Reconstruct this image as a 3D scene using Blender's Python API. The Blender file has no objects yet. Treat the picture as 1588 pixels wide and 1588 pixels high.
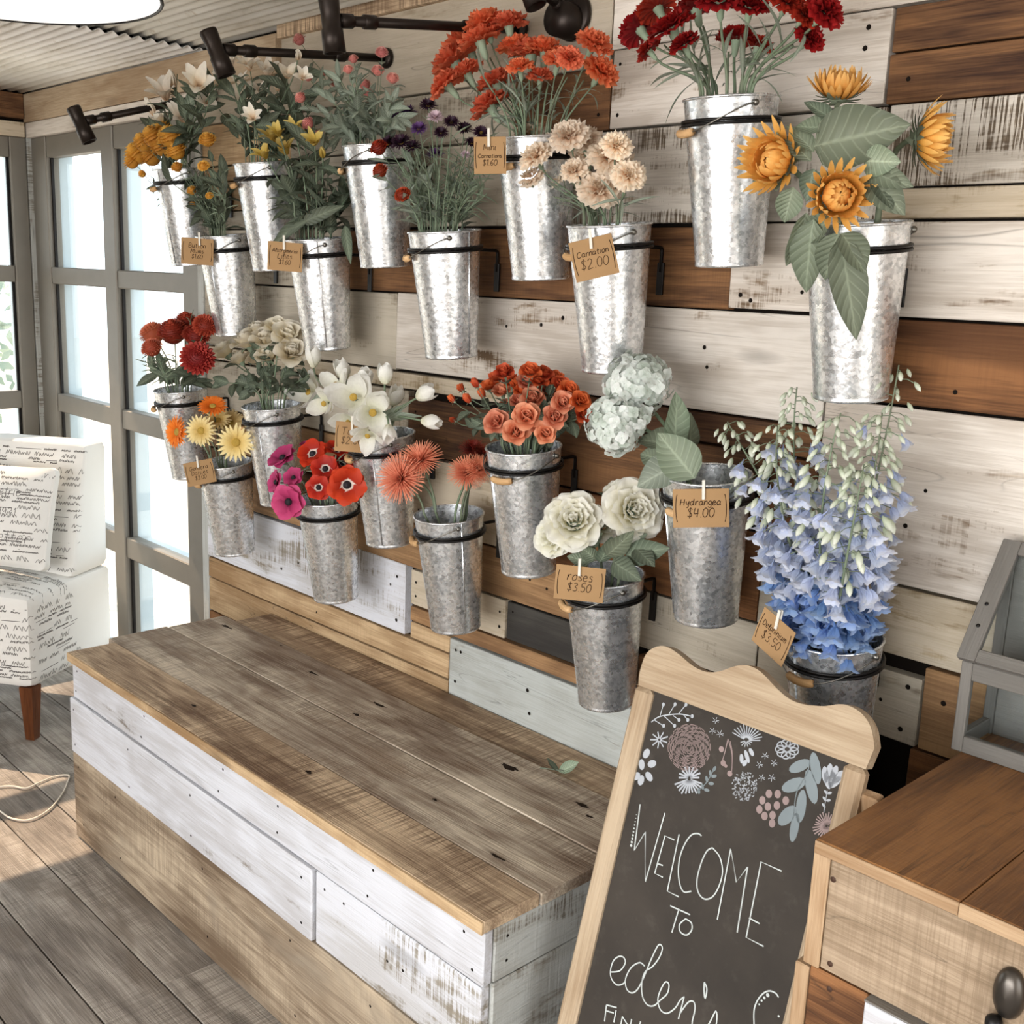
import bpy, math, random
from mathutils import Vector, Matrix, Quaternion
from math import sin, cos, pi, radians, sqrt, atan2
random.seed(7)
scene = bpy.context.scene
COL = scene.collection

# ------------------------------------------------------------------ camera
FPX = 1696.7
YAW, PITCH, ROLL = radians(45.7425), radians(11.8562), radians(2.3251)
CAM = Vector((0.0, -1.9, 1.707))
_f = Vector((-sin(YAW) * cos(PITCH), cos(YAW) * cos(PITCH), -sin(PITCH)))
_r = Vector((cos(YAW), sin(YAW), 0.0))
_u = _r.cross(_f)
RIGHT = cos(ROLL) * _r + sin(ROLL) * _u
UP = -sin(ROLL) * _r + cos(ROLL) * _u
FWD = _f
cam = bpy.data.cameras.new('camera')
cam.sensor_width = 36.0
cam.lens = 36.0 * FPX / 1588.0
cam.clip_start = 0.02
camo = bpy.data.objects.new('camera', cam)
camo.matrix_world = Matrix(((RIGHT.x, UP.x, -FWD.x, CAM.x), (RIGHT.y, UP.y, -FWD.y, CAM.y), (RIGHT.z, UP.z, -FWD.z, CAM.z), (0, 0, 0, 1)))
COL.objects.link(camo)
scene.camera = camo

# ------------------------------------------------------------------ light
scene.cycles.max_bounces = 6
scene.cycles.diffuse_bounces = 3
scene.cycles.glossy_bounces = 3
scene.cycles.transmission_bounces = 4
scene.cycles.transparent_max_bounces = 12
scene.cycles.caustics_reflective = False
scene.cycles.caustics_refractive = False
scene.cycles.adaptive_threshold = 0.04
scene.view_settings.view_transform = 'Standard'
scene.view_settings.look = 'None'
scene.view_settings.exposure = 0.0
scene.view_settings.gamma = 1.0
scene.view_settings.use_curve_mapping = False
world = bpy.data.worlds.new('sky')
scene.world = world
world.use_nodes = True
_bg = world.node_tree.nodes['Background']
_bg.inputs[0].default_value = (0.93, 0.97, 1.0, 1)
_bg.inputs[1].default_value = 3.2
sun = bpy.data.lights.new('sun', 'SUN')
sun.energy = 8.0
sun.angle = radians(0.5)
sun.color = (1.0, 0.70, 0.48)
suno = bpy.data.objects.new('sun', sun)
suno.rotation_euler = Vector((0.98, 0.16, -1.0)).to_track_quat('-Z', 'Y').to_euler()
COL.objects.link(suno)

def area(name, loc, target, sx, sy, power, color):
    L = bpy.data.lights.new(name, 'AREA')
    L.shape = 'RECTANGLE'; L.size = sx; L.size_y = sy; L.energy = power; L.color = color
    o = bpy.data.objects.new(name, L)
    o.location = loc
    o.rotation_euler = (Vector(target) - Vector(loc)).to_track_quat('-Z', 'Y').to_euler()
    COL.objects.link(o)
# daylight entering by the big window behind the viewer and by the shop front beside it
area('window_daylight', (-0.4, -4.15, 1.45), (-0.6, 0, 1.1), 3.6, 1.6, 142, (1.0, 0.99, 0.985))
area('doorway_daylight', (2.35, -1.6, 1.35), (-1.0, -0.6, 0.9), 1.6, 2.0, 14, (1.0, 0.985, 0.97))

# ------------------------------------------------------------------ helpers
def ray(px, py):
    return RIGHT * ((px - 794) / FPX) - UP * ((py - 794) / FPX) + FWD
def at(px, py, y):                       # point of a sight line at depth plane y
    d = ray(px, py); return CAM + d * ((y - CAM.y) / d.y)
def atz(px, py, z):
    d = ray(px, py); return CAM + d * ((z - CAM.z) / d.z)
def proj(p):
    v = Vector(p) - CAM; k = v.dot(FWD)
    return 794 + FPX * v.dot(RIGHT) / k, 794 - FPX * v.dot(UP) / k, k
def lin(h):
    h = h.lstrip('#'); out = []
    for i in (0, 2, 4):
        c = int(h[i:i + 2], 16) / 255
        out.append(c / 12.92 if c <= 0.04045 else ((c + 0.055) / 1.055) ** 2.4)
    return (*out, 1.0)
def rnd(a, b): return random.uniform(a, b)

class MB:
    """Collects vertices and faces for one mesh; g is a per-point 0..1 value."""
    def __init__(s): s.v = []; s.f = []; s.g = []; s.m = []; s.h = []
    def add(s, vs, fs, g=None, m=0, h=None):
        s.h += (list(h) if h is not None else [0.0] * len(vs))
        o = len(s.v); s.v += [tuple(p) for p in vs]
        s.g += (list(g) if g is not None else [0.0] * len(vs))
        for q in fs: s.f.append(tuple(i + o for i in q)); s.m.append(m)
    def mesh(s, name, mats, smooth=True):
        me = bpy.data.meshes.new(name)
        me.from_pydata(s.v, [], s.f)
        a = me.attributes.new('g', 'FLOAT', 'POINT'); a.data.foreach_set('value', s.g)
        if any(s.h): a = me.attributes.new('h', 'FLOAT', 'POINT'); a.data.foreach_set('value', s.h)
        for mt in (mats if isinstance(mats, (list, tuple)) else [mats]): me.materials.append(mt)
        me.polygons.foreach_set('material_index', s.m)
        me.polygons.foreach_set('use_smooth', [smooth] * len(s.f))
        me.update()
        return me

def ob(name, data, parent=None, loc=None, rot=None, mat=None, scale=None):
    o = bpy.data.objects.new(name, data)
    COL.objects.link(o)
    if parent: o.parent = parent
    if mat is not None: o.matrix_local = mat
    else:
        if loc is not None: o.location = loc
        if rot is not None: o.rotation_euler = rot
        if scale is not None: o.scale = (scale,) * 3 if not hasattr(scale, '__len__') else scale
    return o
def tag(o, label=None, cat=None, group=None, kind=None):
    if label: o['label'] = label
    if cat: o['category'] = cat
    if group: o['group'] = group
    if kind: o['kind'] = kind
    return o
def thing(name, loc, label, cat, group=None, mat=None):
    o = ob(name, None, loc=loc, mat=mat); o.empty_display_size = 0.02
    return tag(o, label, cat, group)
def frame(z, x=None):                    # rotation whose local Z is z
    z = Vector(z).normalized()
    x = Vector(x) if x is not None else (Vector((0, 0, 1)) if abs(z.z) < 0.9 else Vector((1, 0, 0)))
    y = z.cross(x).normalized(); x = y.cross(z)
    return Matrix(((x.x, y.x, z.x), (x.y, y.y, z.y), (x.z, y.z, z.z)))
def M4(rot, loc, s=1.0):
    m = rot.to_4x4() @ Matrix.Scale(s, 4); m.translation = Vector(loc); return m

def cbox(M, x0, x1, y0, y1, z0, z1, c=0.002, jit=0.0, m=0):      # chamfered box
    c = min(c, (x1 - x0) * .3, (y1 - y0) * .3, (z1 - z0) * .3)
    X = ((x0, x0 + c), (x1, x1 - c)); Y = ((y0, y0 + c), (y1, y1 - c)); Z = ((z0, z0 + c), (z1, z1 - c))
    vs = []; idx = {}
    for i in (0, 1):
        for j in (0, 1):
            for k in (0, 1):
                dj = Vector((rnd(-jit, jit), rnd(-jit, jit), rnd(-jit, jit)))
                for a in range(3):
                    p = Vector((X[i][0 if a == 0 else 1], Y[j][0 if a == 1 else 1], Z[k][0 if a == 2 else 1]))
                    idx[(i, j, k, a)] = len(vs); vs.append(p + dj)
    fs = []
    for i in (0, 1):
        q = [idx[(i, 0, 0, 0)], idx[(i, 1, 0, 0)], idx[(i, 1, 1, 0)], idx[(i, 0, 1, 0)]]; fs.append(q if i else q[::-1])
        q = [idx[(0, i, 0, 1)], idx[(1, i, 0, 1)], idx[(1, i, 1, 1)], idx[(0, i, 1, 1)]]; fs.append(q if not i else q[::-1])
        q = [idx[(0, 0, i, 2)], idx[(1, 0, i, 2)], idx[(1, 1, i, 2)], idx[(0, 1, i, 2)]]; fs.append(q if i else q[::-1])
    for i in (0, 1):
        for j in (0, 1):
            q = [idx[(i, j, 0, 0)], idx[(i, j, 1, 0)], idx[(i, j, 1, 1)], idx[(i, j, 0, 1)]]; fs.append(q if (i + j) % 2 else q[::-1])
            q = [idx[(i, 0, j, 0)], idx[(i, 1, j, 0)], idx[(i, 1, j, 2)], idx[(i, 0, j, 2)]]; fs.append(q if (i + j) % 2 == 0 else q[::-1])
            q = [idx[(0, i, j, 1)], idx[(1, i, j, 1)], idx[(1, i, j, 2)], idx[(0, i, j, 2)]]; fs.append(q if (i + j) % 2 else q[::-1])
            for k in (0, 1):
                q = [idx[(i, j, k, 0)], idx[(i, j, k, 1)], idx[(i, j, k, 2)]]; fs.append(q if (i + j + k) % 2 else q[::-1])
    M.add(vs, fs, m=m)
def box_mesh(x0, x1, y0, y1, z0, z1, mat, c=0.002, jit=0.0, name='board'):
    M = MB(); cbox(M, x0, x1, y0, y1, z0, z1, c, jit); return M.mesh(name, mat, smooth=False)
def board(name, x0, x1, y0, y1, z0, z1, mat, parent=None, c=0.002, jit=0.0):
    """a box whose origin is its own centre, so object coordinates are its own"""
    cx, cy, cz = (x0 + x1) / 2, (y0 + y1) / 2, (z0 + z1) / 2
    me = box_mesh(x0 - cx, x1 - cx, y0 - cy, y1 - cy, z0 - cz, z1 - cz, mat, c, jit, name)
    return ob(name, me, parent, (cx, cy, cz))

def tube(M, pts, rad, n=6, closed=False, cap=True, g=None, m=0):
    pts = [Vector(p) for p in pts]; k = len(pts)
    if not hasattr(rad, '__len__'): rad = [rad] * k
    t0 = (pts[1] - pts[0]).normalized()
    ref = Vector((0, 0, 1)) if abs(t0.z) < 0.9 else Vector((1, 0, 0))
    nx = t0.cross(ref).normalized(); vs = []
    for i in range(k):
        if closed: t = pts[(i + 1) % k] - pts[i - 1]
        else: t = pts[min(i + 1, k - 1)] - pts[max(i - 1, 0)]
        t = t.normalized() if t.length > 1e-9 else t0
        nx = (nx - t * nx.dot(t)); nx = nx.normalized() if nx.length > 1e-6 else t.orthogonal().normalized()
        ny = t.cross(nx)
        for j in range(n):
            a = 2 * pi * j / n; vs.append(pts[i] + (nx * cos(a) + ny * sin(a)) * rad[i])
    fs = []
    for i in range(k if closed else k - 1):
        for j in range(n):
            a = i * n + j; b = i * n + (j + 1) % n; c = ((i + 1) % k) * n + (j + 1) % n; d = ((i + 1) % k) * n + j
            fs.append((a, b, c, d))
    if cap and not closed:
        fs.append(tuple(range(n))[::-1]); fs.append(tuple((k - 1) * n + j for j in range(n)))
    M.add(vs, fs, g=([gv for gv in g for _ in range(n)] if g else None), m=m)
def bez(a, b, c, d, n):
    out = []
    for i in range(n):
        t = i / (n - 1); s = 1 - t
        out.append(Vector(a) * s ** 3 + Vector(b) * (3 * s * s * t) + Vector(c) * (3 * s * t * t) + Vector(d) * t ** 3)
    return out
def catmull(P, sub=5):
    P = [Vector(p) for p in P]
    if len(P) < 3: return P
    out = []
    for i in range(len(P) - 1):
        p0 = P[max(i - 1, 0)]; p1 = P[i]; p2 = P[i + 1]; p3 = P[min(i + 2, len(P) - 1)]
        for k in range(sub):
            t = k / sub
            out.append(0.5 * ((2 * p1) + (p2 - p0) * t + (2 * p0 - 5 * p1 + 4 * p2 - p3) * t * t + (3 * p1 - p0 - 3 * p2 + p3) * t ** 3))
    out.append(P[-1]); return out
def lathe(M, prof, n=32, g=None, m=0, loc=(0, 0, 0)):
    k = len(prof); vs = []; L = Vector(loc)
    for r, z in prof:
        for j in range(n):
            a = 2 * pi * j / n; vs.append(L + Vector((r * cos(a), r * sin(a), z)))
    fs = []
    for i in range(k - 1):
        for j in range(n):
            fs.append((i * n + j, i * n + (j + 1) % n, (i + 1) * n + (j + 1) % n, (i + 1) * n + j))
    M.add(vs, fs, g=([x for x in g for _ in range(n)] if g else None), m=m)
def ball(M, c, r, nu=10, nv=7, m=0, sq=1.0):
    c = Vector(c); vs = []; fs = []
    for i in range(nv + 1):
        th = pi * i / nv
        for j in range(nu):
            a = 2 * pi * j / nu; vs.append(c + Vector((r * sin(th) * cos(a), r * sin(th) * sin(a), r * cos(th) * sq)))
    for i in range(nv):
        for j in range(nu): fs.append((i * nu + j, (i + 1) * nu + j, (i + 1) * nu + (j + 1) % nu, i * nu + (j + 1) % nu))
    M.add(vs, fs, m=m)

# ------------------------------------------------------------------ materials
class G:
    def __init__(s, name):
        s.mat = bpy.data.materials.new(name); s.mat.use_nodes = True
        s.t = s.mat.node_tree; s.t.nodes.clear(); s.L = s.t.links
        s.out = s.n('ShaderNodeOutputMaterial')
    def n(s, typ, **kw):
        x = s.t.nodes.new(typ)
        for k, v in kw.items(): setattr(x, k, v)
        return x
    def put(s, sock, v):
        if hasattr(v, 'is_output') or isinstance(v, bpy.types.NodeSocket): s.L.new(v, sock)
        elif hasattr(v, '__len__') and hasattr(sock.default_value, '__len__') and len(v) == 4 and len(sock.default_value) == 3: sock.default_value = v[:3]
        else: sock.default_value = v
    def math(s, op, a, b=0.0, c=None, clamp=False):
        x = s.n('ShaderNodeMath', operation=op, use_clamp=clamp); s.put(x.inputs[0], a); s.put(x.inputs[1], b)
        if c is not None: s.put(x.inputs[2], c)
        return x.outputs[0]
    def vmath(s, op, a, b):
        x = s.n('ShaderNodeVectorMath', operation=op); s.put(x.inputs[0], a); s.put(x.inputs[1], b); return x.outputs[0]
    def mix(s, f, a, b, mode='MIX'):
        x = s.n('ShaderNodeMix', data_type='RGBA', blend_type=mode); s.put(x.inputs[0], f); s.put(x.inputs[6], a); s.put(x.inputs[7], b); return x.outputs[2]
    def ramp(s, f, stops):
        x = s.n('ShaderNodeValToRGB'); e = x.color_ramp.elements
        while len(e) < len(stops): e.new(0.5)
        for i, (p, c) in enumerate(stops):
            e[i].position = p; e[i].color = c if hasattr(c, '__len__') else (c, c, c, 1)
        s.put(x.inputs[0], f); return x.outputs[0]
    def noise(s, vec, scale, detail=4, rough=0.55, dist=0.0):
        x = s.n('ShaderNodeTexNoise'); s.put(x.inputs['Vector'], vec); x.inputs['Scale'].default_value = scale
        x.inputs['Detail'].default_value = detail; x.inputs['Roughness'].default_value = rough; x.inputs['Distortion'].default_value = dist
        return x.outputs[0]
    def voro(s, vec, scale, feature='F1', out=0):
        x = s.n('ShaderNodeTexVoronoi', feature=feature); s.put(x.inputs['Vector'], vec); x.inputs['Scale'].default_value = scale; return x.outputs[out]
    def obj(s, shift=True):
        tc = s.n('ShaderNodeTexCoord'); v = tc.outputs['Object']
        if shift:
            oi = s.n('ShaderNodeObjectInfo')
            cv = s.n('ShaderNodeCombineXYZ')
            for i, k in enumerate((41.0, 67.0, 23.0)): s.put(cv.inputs[i], s.math('MULTIPLY', oi.outputs['Random'], k))
            v = s.vmath('ADD', v, cv.outputs[0])
        return v
    def rand(s): return s.n('ShaderNodeObjectInfo').outputs['Random']
    def attr(s, name='g'):
        x = s.n('ShaderNodeAttribute'); x.attribute_name = name; return x.outputs['Fac']
    def bump(s, h, strength=0.3, dist=0.01):
        x = s.n('ShaderNodeBump'); x.inputs['Strength'].default_value = strength; x.inputs['Distance'].default_value = dist; s.put(x.inputs['Height'], h); return x.outputs[0]
    def bsdf(s, color, rough=0.6, metal=0.0, normal=None, spec=0.4, **kw):
        x = s.n('ShaderNodeBsdfPrincipled'); s.put(x.inputs['Base Color'], color); s.put(x.inputs['Roughness'], rough); s.put(x.inputs['Metallic'], metal)
        s.put(x.inputs['Specular IOR Level'], spec)
        for k, v in kw.items(): s.put(x.inputs[k.replace('_', ' ')], v)
        if normal is not None: s.put(x.inputs['Normal'], normal)
        s.L.new(x.outputs[0], s.out.inputs[0]); return x

_cache = {}
def plain(name, hexc, rough=0.6, metal=0.0, var=0.06, spec=0.4):
    if name in _cache: return _cache[name]
    g = G(name); v = g.obj()
    c = lin(hexc); n = g.noise(v, 14, 3)
    f = g.math('MULTIPLY_ADD', n, var * 4, 1 - var * 2)
    cc = g.mix(1.0, c, g.n('ShaderNodeRGB').outputs[0], 'MULTIPLY')
    mixn = cc.node; g.L.new(f, mixn.inputs[7])
    g.bsdf(cc, rough, metal, None, spec)
    _cache[name] = g.mat; return g.mat

def wood(name, light, dark, axis='x', paint=None, amt=0.0, saw=0.0, knots=0.35, rough=0.75, vary=0.18, grain=1.0, crack=0.5, stain=None):
    """weathered board; grain along axis; paint: worn coat covering about amt of it"""
    key = (name, axis)
    if key in _cache: return _cache[key]
    g = G('%s_%s' % (name, axis)); v = g.obj()
    def stretch(a, b):
        mp = g.n('ShaderNodeMapping'); g.L.new(v, mp.inputs[0])
        mp.inputs['Scale'].default_value = {'x': (a, b, b), 'y': (b, a, b), 'z': (b, b, a)}[axis]; return mp.outputs[0]
    gr = g.noise(stretch(2.0, 32 * grain), 1.0, 4, 0.6, 0.9)
    fine = g.noise(stretch(9, 260), 1.0, 2, 0.6)
    blot = g.noise(stretch(2.4, 6.5), 1.0, 3, 0.6, 0.5)
    bz = g.math('SUBTRACT', blot, 0.5)
    f = g.math('ADD', g.math('MULTIPLY', gr, 0.62), g.math('MULTIPLY', fine, 0.40))
    f = g.math('MULTIPLY_ADD', bz, 0.95, f)
    mid = tuple((x * 0.62 + y * 0.38) for x, y in zip(lin(dark), lin(light)))
    col = g.ramp(f, [(0.30, lin(dark)), (0.48, mid), (0.68, lin(light))])
    sawv = g.noise(stretch(210, 6), 1.0, 2, 0.6, 0.12)
    sawm = g.math('MULTIPLY', g.ramp(sawv, [(0.43, 1.0), (0.54, 0.0)]), g.ramp(g.noise(stretch(2.0, 6), 1.0, 2), [(0.40, 0.12), (0.60, 1.0)]))
    if saw: col = g.mix(g.math('MULTIPLY', sawm, saw * 0.8), col, tuple(0.8 * c for c in lin(dark)[:3]) + (1,))
    if stain: col = g.mix(g.ramp(g.noise(stretch(2.6, 6), 1.0, 3, 0.6, 0.5), [(0.53, 0.0), (0.68, 0.75)]), col, lin(stain))
    if paint:
        pm = g.noise(stretch(4.5, 20), 1.0, 4, 0.72, 0.3)
        pm = g.math('MULTIPLY_ADD', bz, 0.55, pm)
        if saw: pm = g.math('MULTIPLY_ADD', sawm, -0.26 * saw, pm)
        lo = 0.60 - 0.36 * amt
        mask = g.ramp(pm, [(lo - 0.05, 0.0), (lo + 0.07, 0.96)])
        pc = g.mix(g.math('MULTIPLY', g.ramp(f, [(0.38, 1.0), (0.62, 0.0)]), 0.42), lin(paint), mid)
        col = g.mix(mask, col, pc)
    if knots:
        kv = g.voro(g.vmath('ADD', stretch(1.5, 5.0), (3.1, 1.7, 0.4)), 1.0)
        col = g.mix(g.math('MULTIPLY', g.ramp(g.math('MULTIPLY_ADD', gr, 0.10, kv), [(0.11, 1.0), (0.17, 0.0)]), knots * 1.7, clamp=True), col, tuple(c * 0.35 for c in lin(dark)[:3]) + (1,))
    if crack:
        ck = g.noise(stretch(0.9, 13), 1.0, 2, 0.5, 1.3)
        ckm = g.ramp(g.math('ABSOLUTE', g.math('SUBTRACT', ck, 0.5)), [(0.0, 1.0), (0.006, 0.0)])
        ckm = g.math('MULTIPLY', ckm, g.ramp(g.noise(stretch(2, 4), 1.0, 2), [(0.5, 0.0), (0.62, 1.0)]))
        col = g.mix(g.math('MULTIPLY', ckm, crack), col, (0.02, 0.015, 0.01, 1))
    oi = g.rand()
    bright = g.math('MULTIPLY_ADD', oi, vary, 1 - vary / 2)
    cc = g.n('ShaderNodeHueSaturation'); g.put(cc.inputs['Value'], bright); g.put(cc.inputs['Color'], col)
    h = g.math('MULTIPLY_ADD', sawv, 0.9 * saw, fine) if saw else fine
    g.bsdf(cc.outputs[0], rough, 0.0, g.bump(h, 0.3, 0.005), 0.25)
    _cache[key] = g.mat; return g.mat

def petal_mat(name, inner, outer, mid=None, trans=0.35, rough=0.55, vary=0.25, hue=0.006, veins=False, stops=None):
    if name in _cache: return _cache[name]
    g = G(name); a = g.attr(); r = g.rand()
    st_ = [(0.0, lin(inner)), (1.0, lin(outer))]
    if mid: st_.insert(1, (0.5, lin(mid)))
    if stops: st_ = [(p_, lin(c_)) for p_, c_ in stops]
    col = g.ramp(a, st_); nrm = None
    if veins:
        hh = g.attr('h')
        w = g.math('SINE', g.math('MULTIPLY', g.math('SUBTRACT', g.math('MULTIPLY', hh, 8.0), g.math('MULTIPLY', a, 1.9)), 6.2832))
        vn = g.math('MAXIMUM', g.ramp(w, [(0.80, 0.0), (1.0, 0.55)]), g.ramp(a, [(0.02, 1.0), (0.10, 0.0)]))
        col = g.mix(g.math('MULTIPLY', vn, 0.5), col, tuple(min(1, c * 1.7 + 0.03) for c in lin(inner)[:3]) + (1,))
        nrm = g.bump(g.math('MULTIPLY', w, 0.5), 0.35, 0.003)
    n = g.noise(g.obj(), 6.0, 3)
    hs = g.n('ShaderNodeHueSaturation'); g.put(hs.inputs['Color'], col)
    g.put(hs.inputs['Hue'], g.math('MULTIPLY_ADD', r, hue * 2, 0.5 - hue))
    g.put(hs.inputs['Value'], g.math('ADD', g.math('MULTIPLY_ADD', r, vary, 1 - vary / 2), g.math('MULTIPLY', g.math('SUBTRACT', n, 0.5), 0.25)))
    b = g.bsdf(hs.outputs[0], rough, 0, nrm, 0.25)
    tr = g.n('ShaderNodeBsdfTranslucent'); g.put(tr.inputs[0], hs.outputs[0])
    mx = g.n('ShaderNodeMixShader'); mx.inputs[0].default_value = trans
    g.L.new(b.outputs[0], mx.inputs[1]); g.L.new(tr.outputs[0], mx.inputs[2]); g.L.new(mx.outputs[0], g.out.inputs[0])
    _cache[name] = g.mat; return g.mat

def galv():
    g = G('galvanized_steel'); v = g.obj()
    v1 = g.voro(v, 140, out=1); sep = g.n('ShaderNodeSeparateColor'); g.L.new(v1, sep.inputs[0])
    fine = g.noise(v, 130, 3, 0.6); blot = g.noise(v, 24, 4, 0.6)
    sp = g.math('ADD', g.math('MULTIPLY', sep.outputs[0], 0.4), g.math('MULTIPLY', fine, 0.6))
    col = g.ramp(g.math('MULTIPLY_ADD', g.math('SUBTRACT', blot, 0.5), 0.55, sp), [(0.25, lin('b9bdc0')), (0.65, lin('eef0f2'))])
    grime = g.ramp(g.noise(v, 34, 4, 0.75), [(0.60, 0.0), (0.72, 0.45)])
    col = g.mix(grime, col, lin('7b7f82'))
    rough = g.math('MULTIPLY_ADD', sep.outputs[1], 0.12, 0.24)
    ham = g.noise(v, 75, 2, 0.5)
    g.bsdf(col, rough, 0.86, g.bump(ham, 0.22, 0.003), 0.5)
    return g.mat
def glass_mat():
    g = G('window_glass')
    lw = g.n('ShaderNodeLayerWeight'); lw.inputs[0].default_value = 0.5
    fr = g.math('MULTIPLY_ADD', g.math('POWER', lw.outputs['Facing'], 5.0), 0.5, 0.03).node
    tr = g.n('ShaderNodeBsdfTransparent'); tr.inputs[0].default_value = (0.94, 0.97, 0.98, 1)
    gl = g.n('ShaderNodeBsdfGlossy'); gl.inputs['Roughness'].default_value = 0.02
    mx = g.n('ShaderNodeMixShader'); g.L.new(fr.outputs[0], mx.inputs[0]); g.L.new(tr.outputs[0], mx.inputs[1]); g.L.new(gl.outputs[0], mx.inputs[2])
    g.L.new(mx.outputs[0], g.out.inputs[0]); return g.mat
def emit(name, col, s):
    g = G(name); e = g.n('ShaderNodeEmission'); e.inputs[0].default_value = col; e.inputs[1].default_value = s
    g.L.new(e.outputs[0], g.out.inputs[0]); return g.mat

GALV = galv(); GLASS = glass_mat()
BLACK = plain('black_iron', '1d1b1a', 0.42, 0.6, 0.05)
PIPE = plain('dark_pipe_iron', '2d2622', 0.4, 0.7, 0.08)
WIRE = plain('steel_wire', '77746d', 0.35, 0.9, 0.04)
KRAFT = plain('kraft_card', 'a3825c', 0.85, 0, 0.05, 0.2)
INK = plain('brown_ink', '38251a', 0.8, 0, 0.02, 0.1)
PIN = plain('white_peg', 'ddd8cc', 0.6, 0, 0.03)
ALU = plain('weathered_grey_frame', '7b766d', 0.5, 0.25, 0.05)
ALUOUT = plain('sky_tinted_outer_frame', 'bcc9cf', 0.6, 0.0, 0.03)  # pale blue of the sky's light is put into the outer frame colour
def W_(kind, ax='x'):
    P = {
        'white':   dict(light='b59f84', dark='65513d', paint='ded6cc', amt=0.88, saw=0.3, knots=0.3),
        'saw':     dict(light='ab9a83', dark='4d4034', paint='d6cfc4', amt=0.62, saw=1.0, knots=0.15),
        'brown':   dict(light='86603f', dark='38241a', saw=0.12, knots=0.5, stain='4e3322'),
        'brown2':  dict(light='936540', dark='472c1b', saw=0.1, knots=0.5, stain='5b3b24'),
        'tan':     dict(light='cdb08a', dark='957653', saw=0.2, knots=0.35),
        'orange':  dict(light='b08a62', dark='75573c', saw=0.1, knots=0.3),
        'beige':   dict(light='b5a892', dark='8a7c68', paint='b9ae9d', amt=0.8, saw=0.05, knots=0.1),
        'grey':    dict(light='b0a48f', dark='6d6152', paint='bdb3a2', amt=0.7, saw=0.3, knots=0.3),
        'cream':   dict(light='bfab8d', dark='83704f', paint='cfc1ab', amt=0.6, saw=0.3, knots=0.35),
        'blue':    dict(light='b5ad9d', dark='6b665c', paint='bfc3bf', amt=0.9, saw=0.1, knots=0.3),
        'dark':    dict(light='4a4742', dark='35322f', saw=0.0, knots=0.1),
        'bright':  dict(light='c5c0bc', dark='75695d', paint='d7d8de', amt=0.95, saw=0.2, knots=0.2),
        'chalky':  dict(light='b8b2a7', dark='857b6c', paint='d3d4da', amt=0.78, saw=0.8, knots=0.2),
        'weather': dict(light='dac0a0', dark='735a45', saw=1.0, knots=0.5, stain='9a8168', vary=0.12, grain=0.8),
        'weather2': dict(light='d6c8b3', dark='745f4e', saw=0.6, knots=0.6, stain='8a745f', vary=0.1, grain=0.7),
        'front':   dict(light='b8a68e', dark='6a5846', saw=0.45, knots=0.5, stain='8f8271'),
        'greyend': dict(light='a9a59a', dark='6e675c', paint='b7b9b5', amt=0.7, saw=0.7, knots=0.1),
        'floor':   dict(light='aba297', dark='655c54', saw=0.55, knots=0.35, stain='6d6257', rough=0.55),
        'pine':    dict(light='bb9f7f', dark='927252', saw=0.0, knots=0.2, vary=0.06, crack=0.0),
        'palepine': dict(light='b8a48a', dark='937b60', saw=0.0, knots=0.25, vary=0.05, crack=0.0),
        'counter': dict(light='96693f', dark='553720', saw=0.25, knots=0.7, rough=0.42, stain='7d5533'),
        'drawer':  dict(light='ad9880', dark='74604a', saw=0.4, knots=0.25, grain=0.8),
        'greybox': dict(light='75716b', dark='57534d', paint='78746e', amt=0.8, saw=0.1, knots=0.05, crack=0.2),
        'chairleg': dict(light='6d3f24', dark='43230f', knots=0.0, rough=0.35, crack=0),
        'grip':    dict(light='d6b184', dark='ae8555', knots=0.0, crack=0, vary=0.2),
    }[kind]
    return wood('wood_' + kind, axis=ax, **P)
# ------------------------------------------------------------------ the setting
XL, XR, YF, ZC = -4.98, 2.4, -4.2, 2.43
def struct(o): o['kind'] = 'structure'; return o
DARKGAP = plain('dark_gap', '1c1713', 0.9, 0, 0.02, 0.1)

wall_back = struct(board('wall_back', -3.49, XR, 0.012, 0.10, 0.0, ZC, DARKGAP))
WB = Vector(wall_back.location)
nailM = MB()
def plank(x0, x1, z0, z1, kind, nails=(), proud=None):
    t = rnd(0.0, 0.007) if proud is None else proud
    gap = 0.0022
    cx, cz = (x0 + x1) / 2, (z0 + z1) / 2
    me = box_mesh(x0 + gap - cx, x1 - gap - cx, -0.011 - t, 0.012, z0 + gap - cz, z1 - gap - cz, W_(kind), 0.0018, 0.0012, 'plank')
    ob('plank', me, wall_back, Vector((cx, 0, cz)) - WB)
    for nx, nz in nails:
        c = Vector((nx, -0.0112 - t, nz))
        k = 8; r = rnd(0.0035, 0.0055)
        nailM.add([c + Vector((r * cos(2 * pi * i / k), -0.0006, r * sin(2 * pi * i / k))) for i in range(k)] + [c + Vector((0, -0.0014, 0))], [((i + 1) % k, i, k) for i in range(k)])
def two(x, z0, z1): return ((x, z0 + 0.03), (x, z1 - 0.03))
RX = 1.2   # the boards run on past the frame
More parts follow.
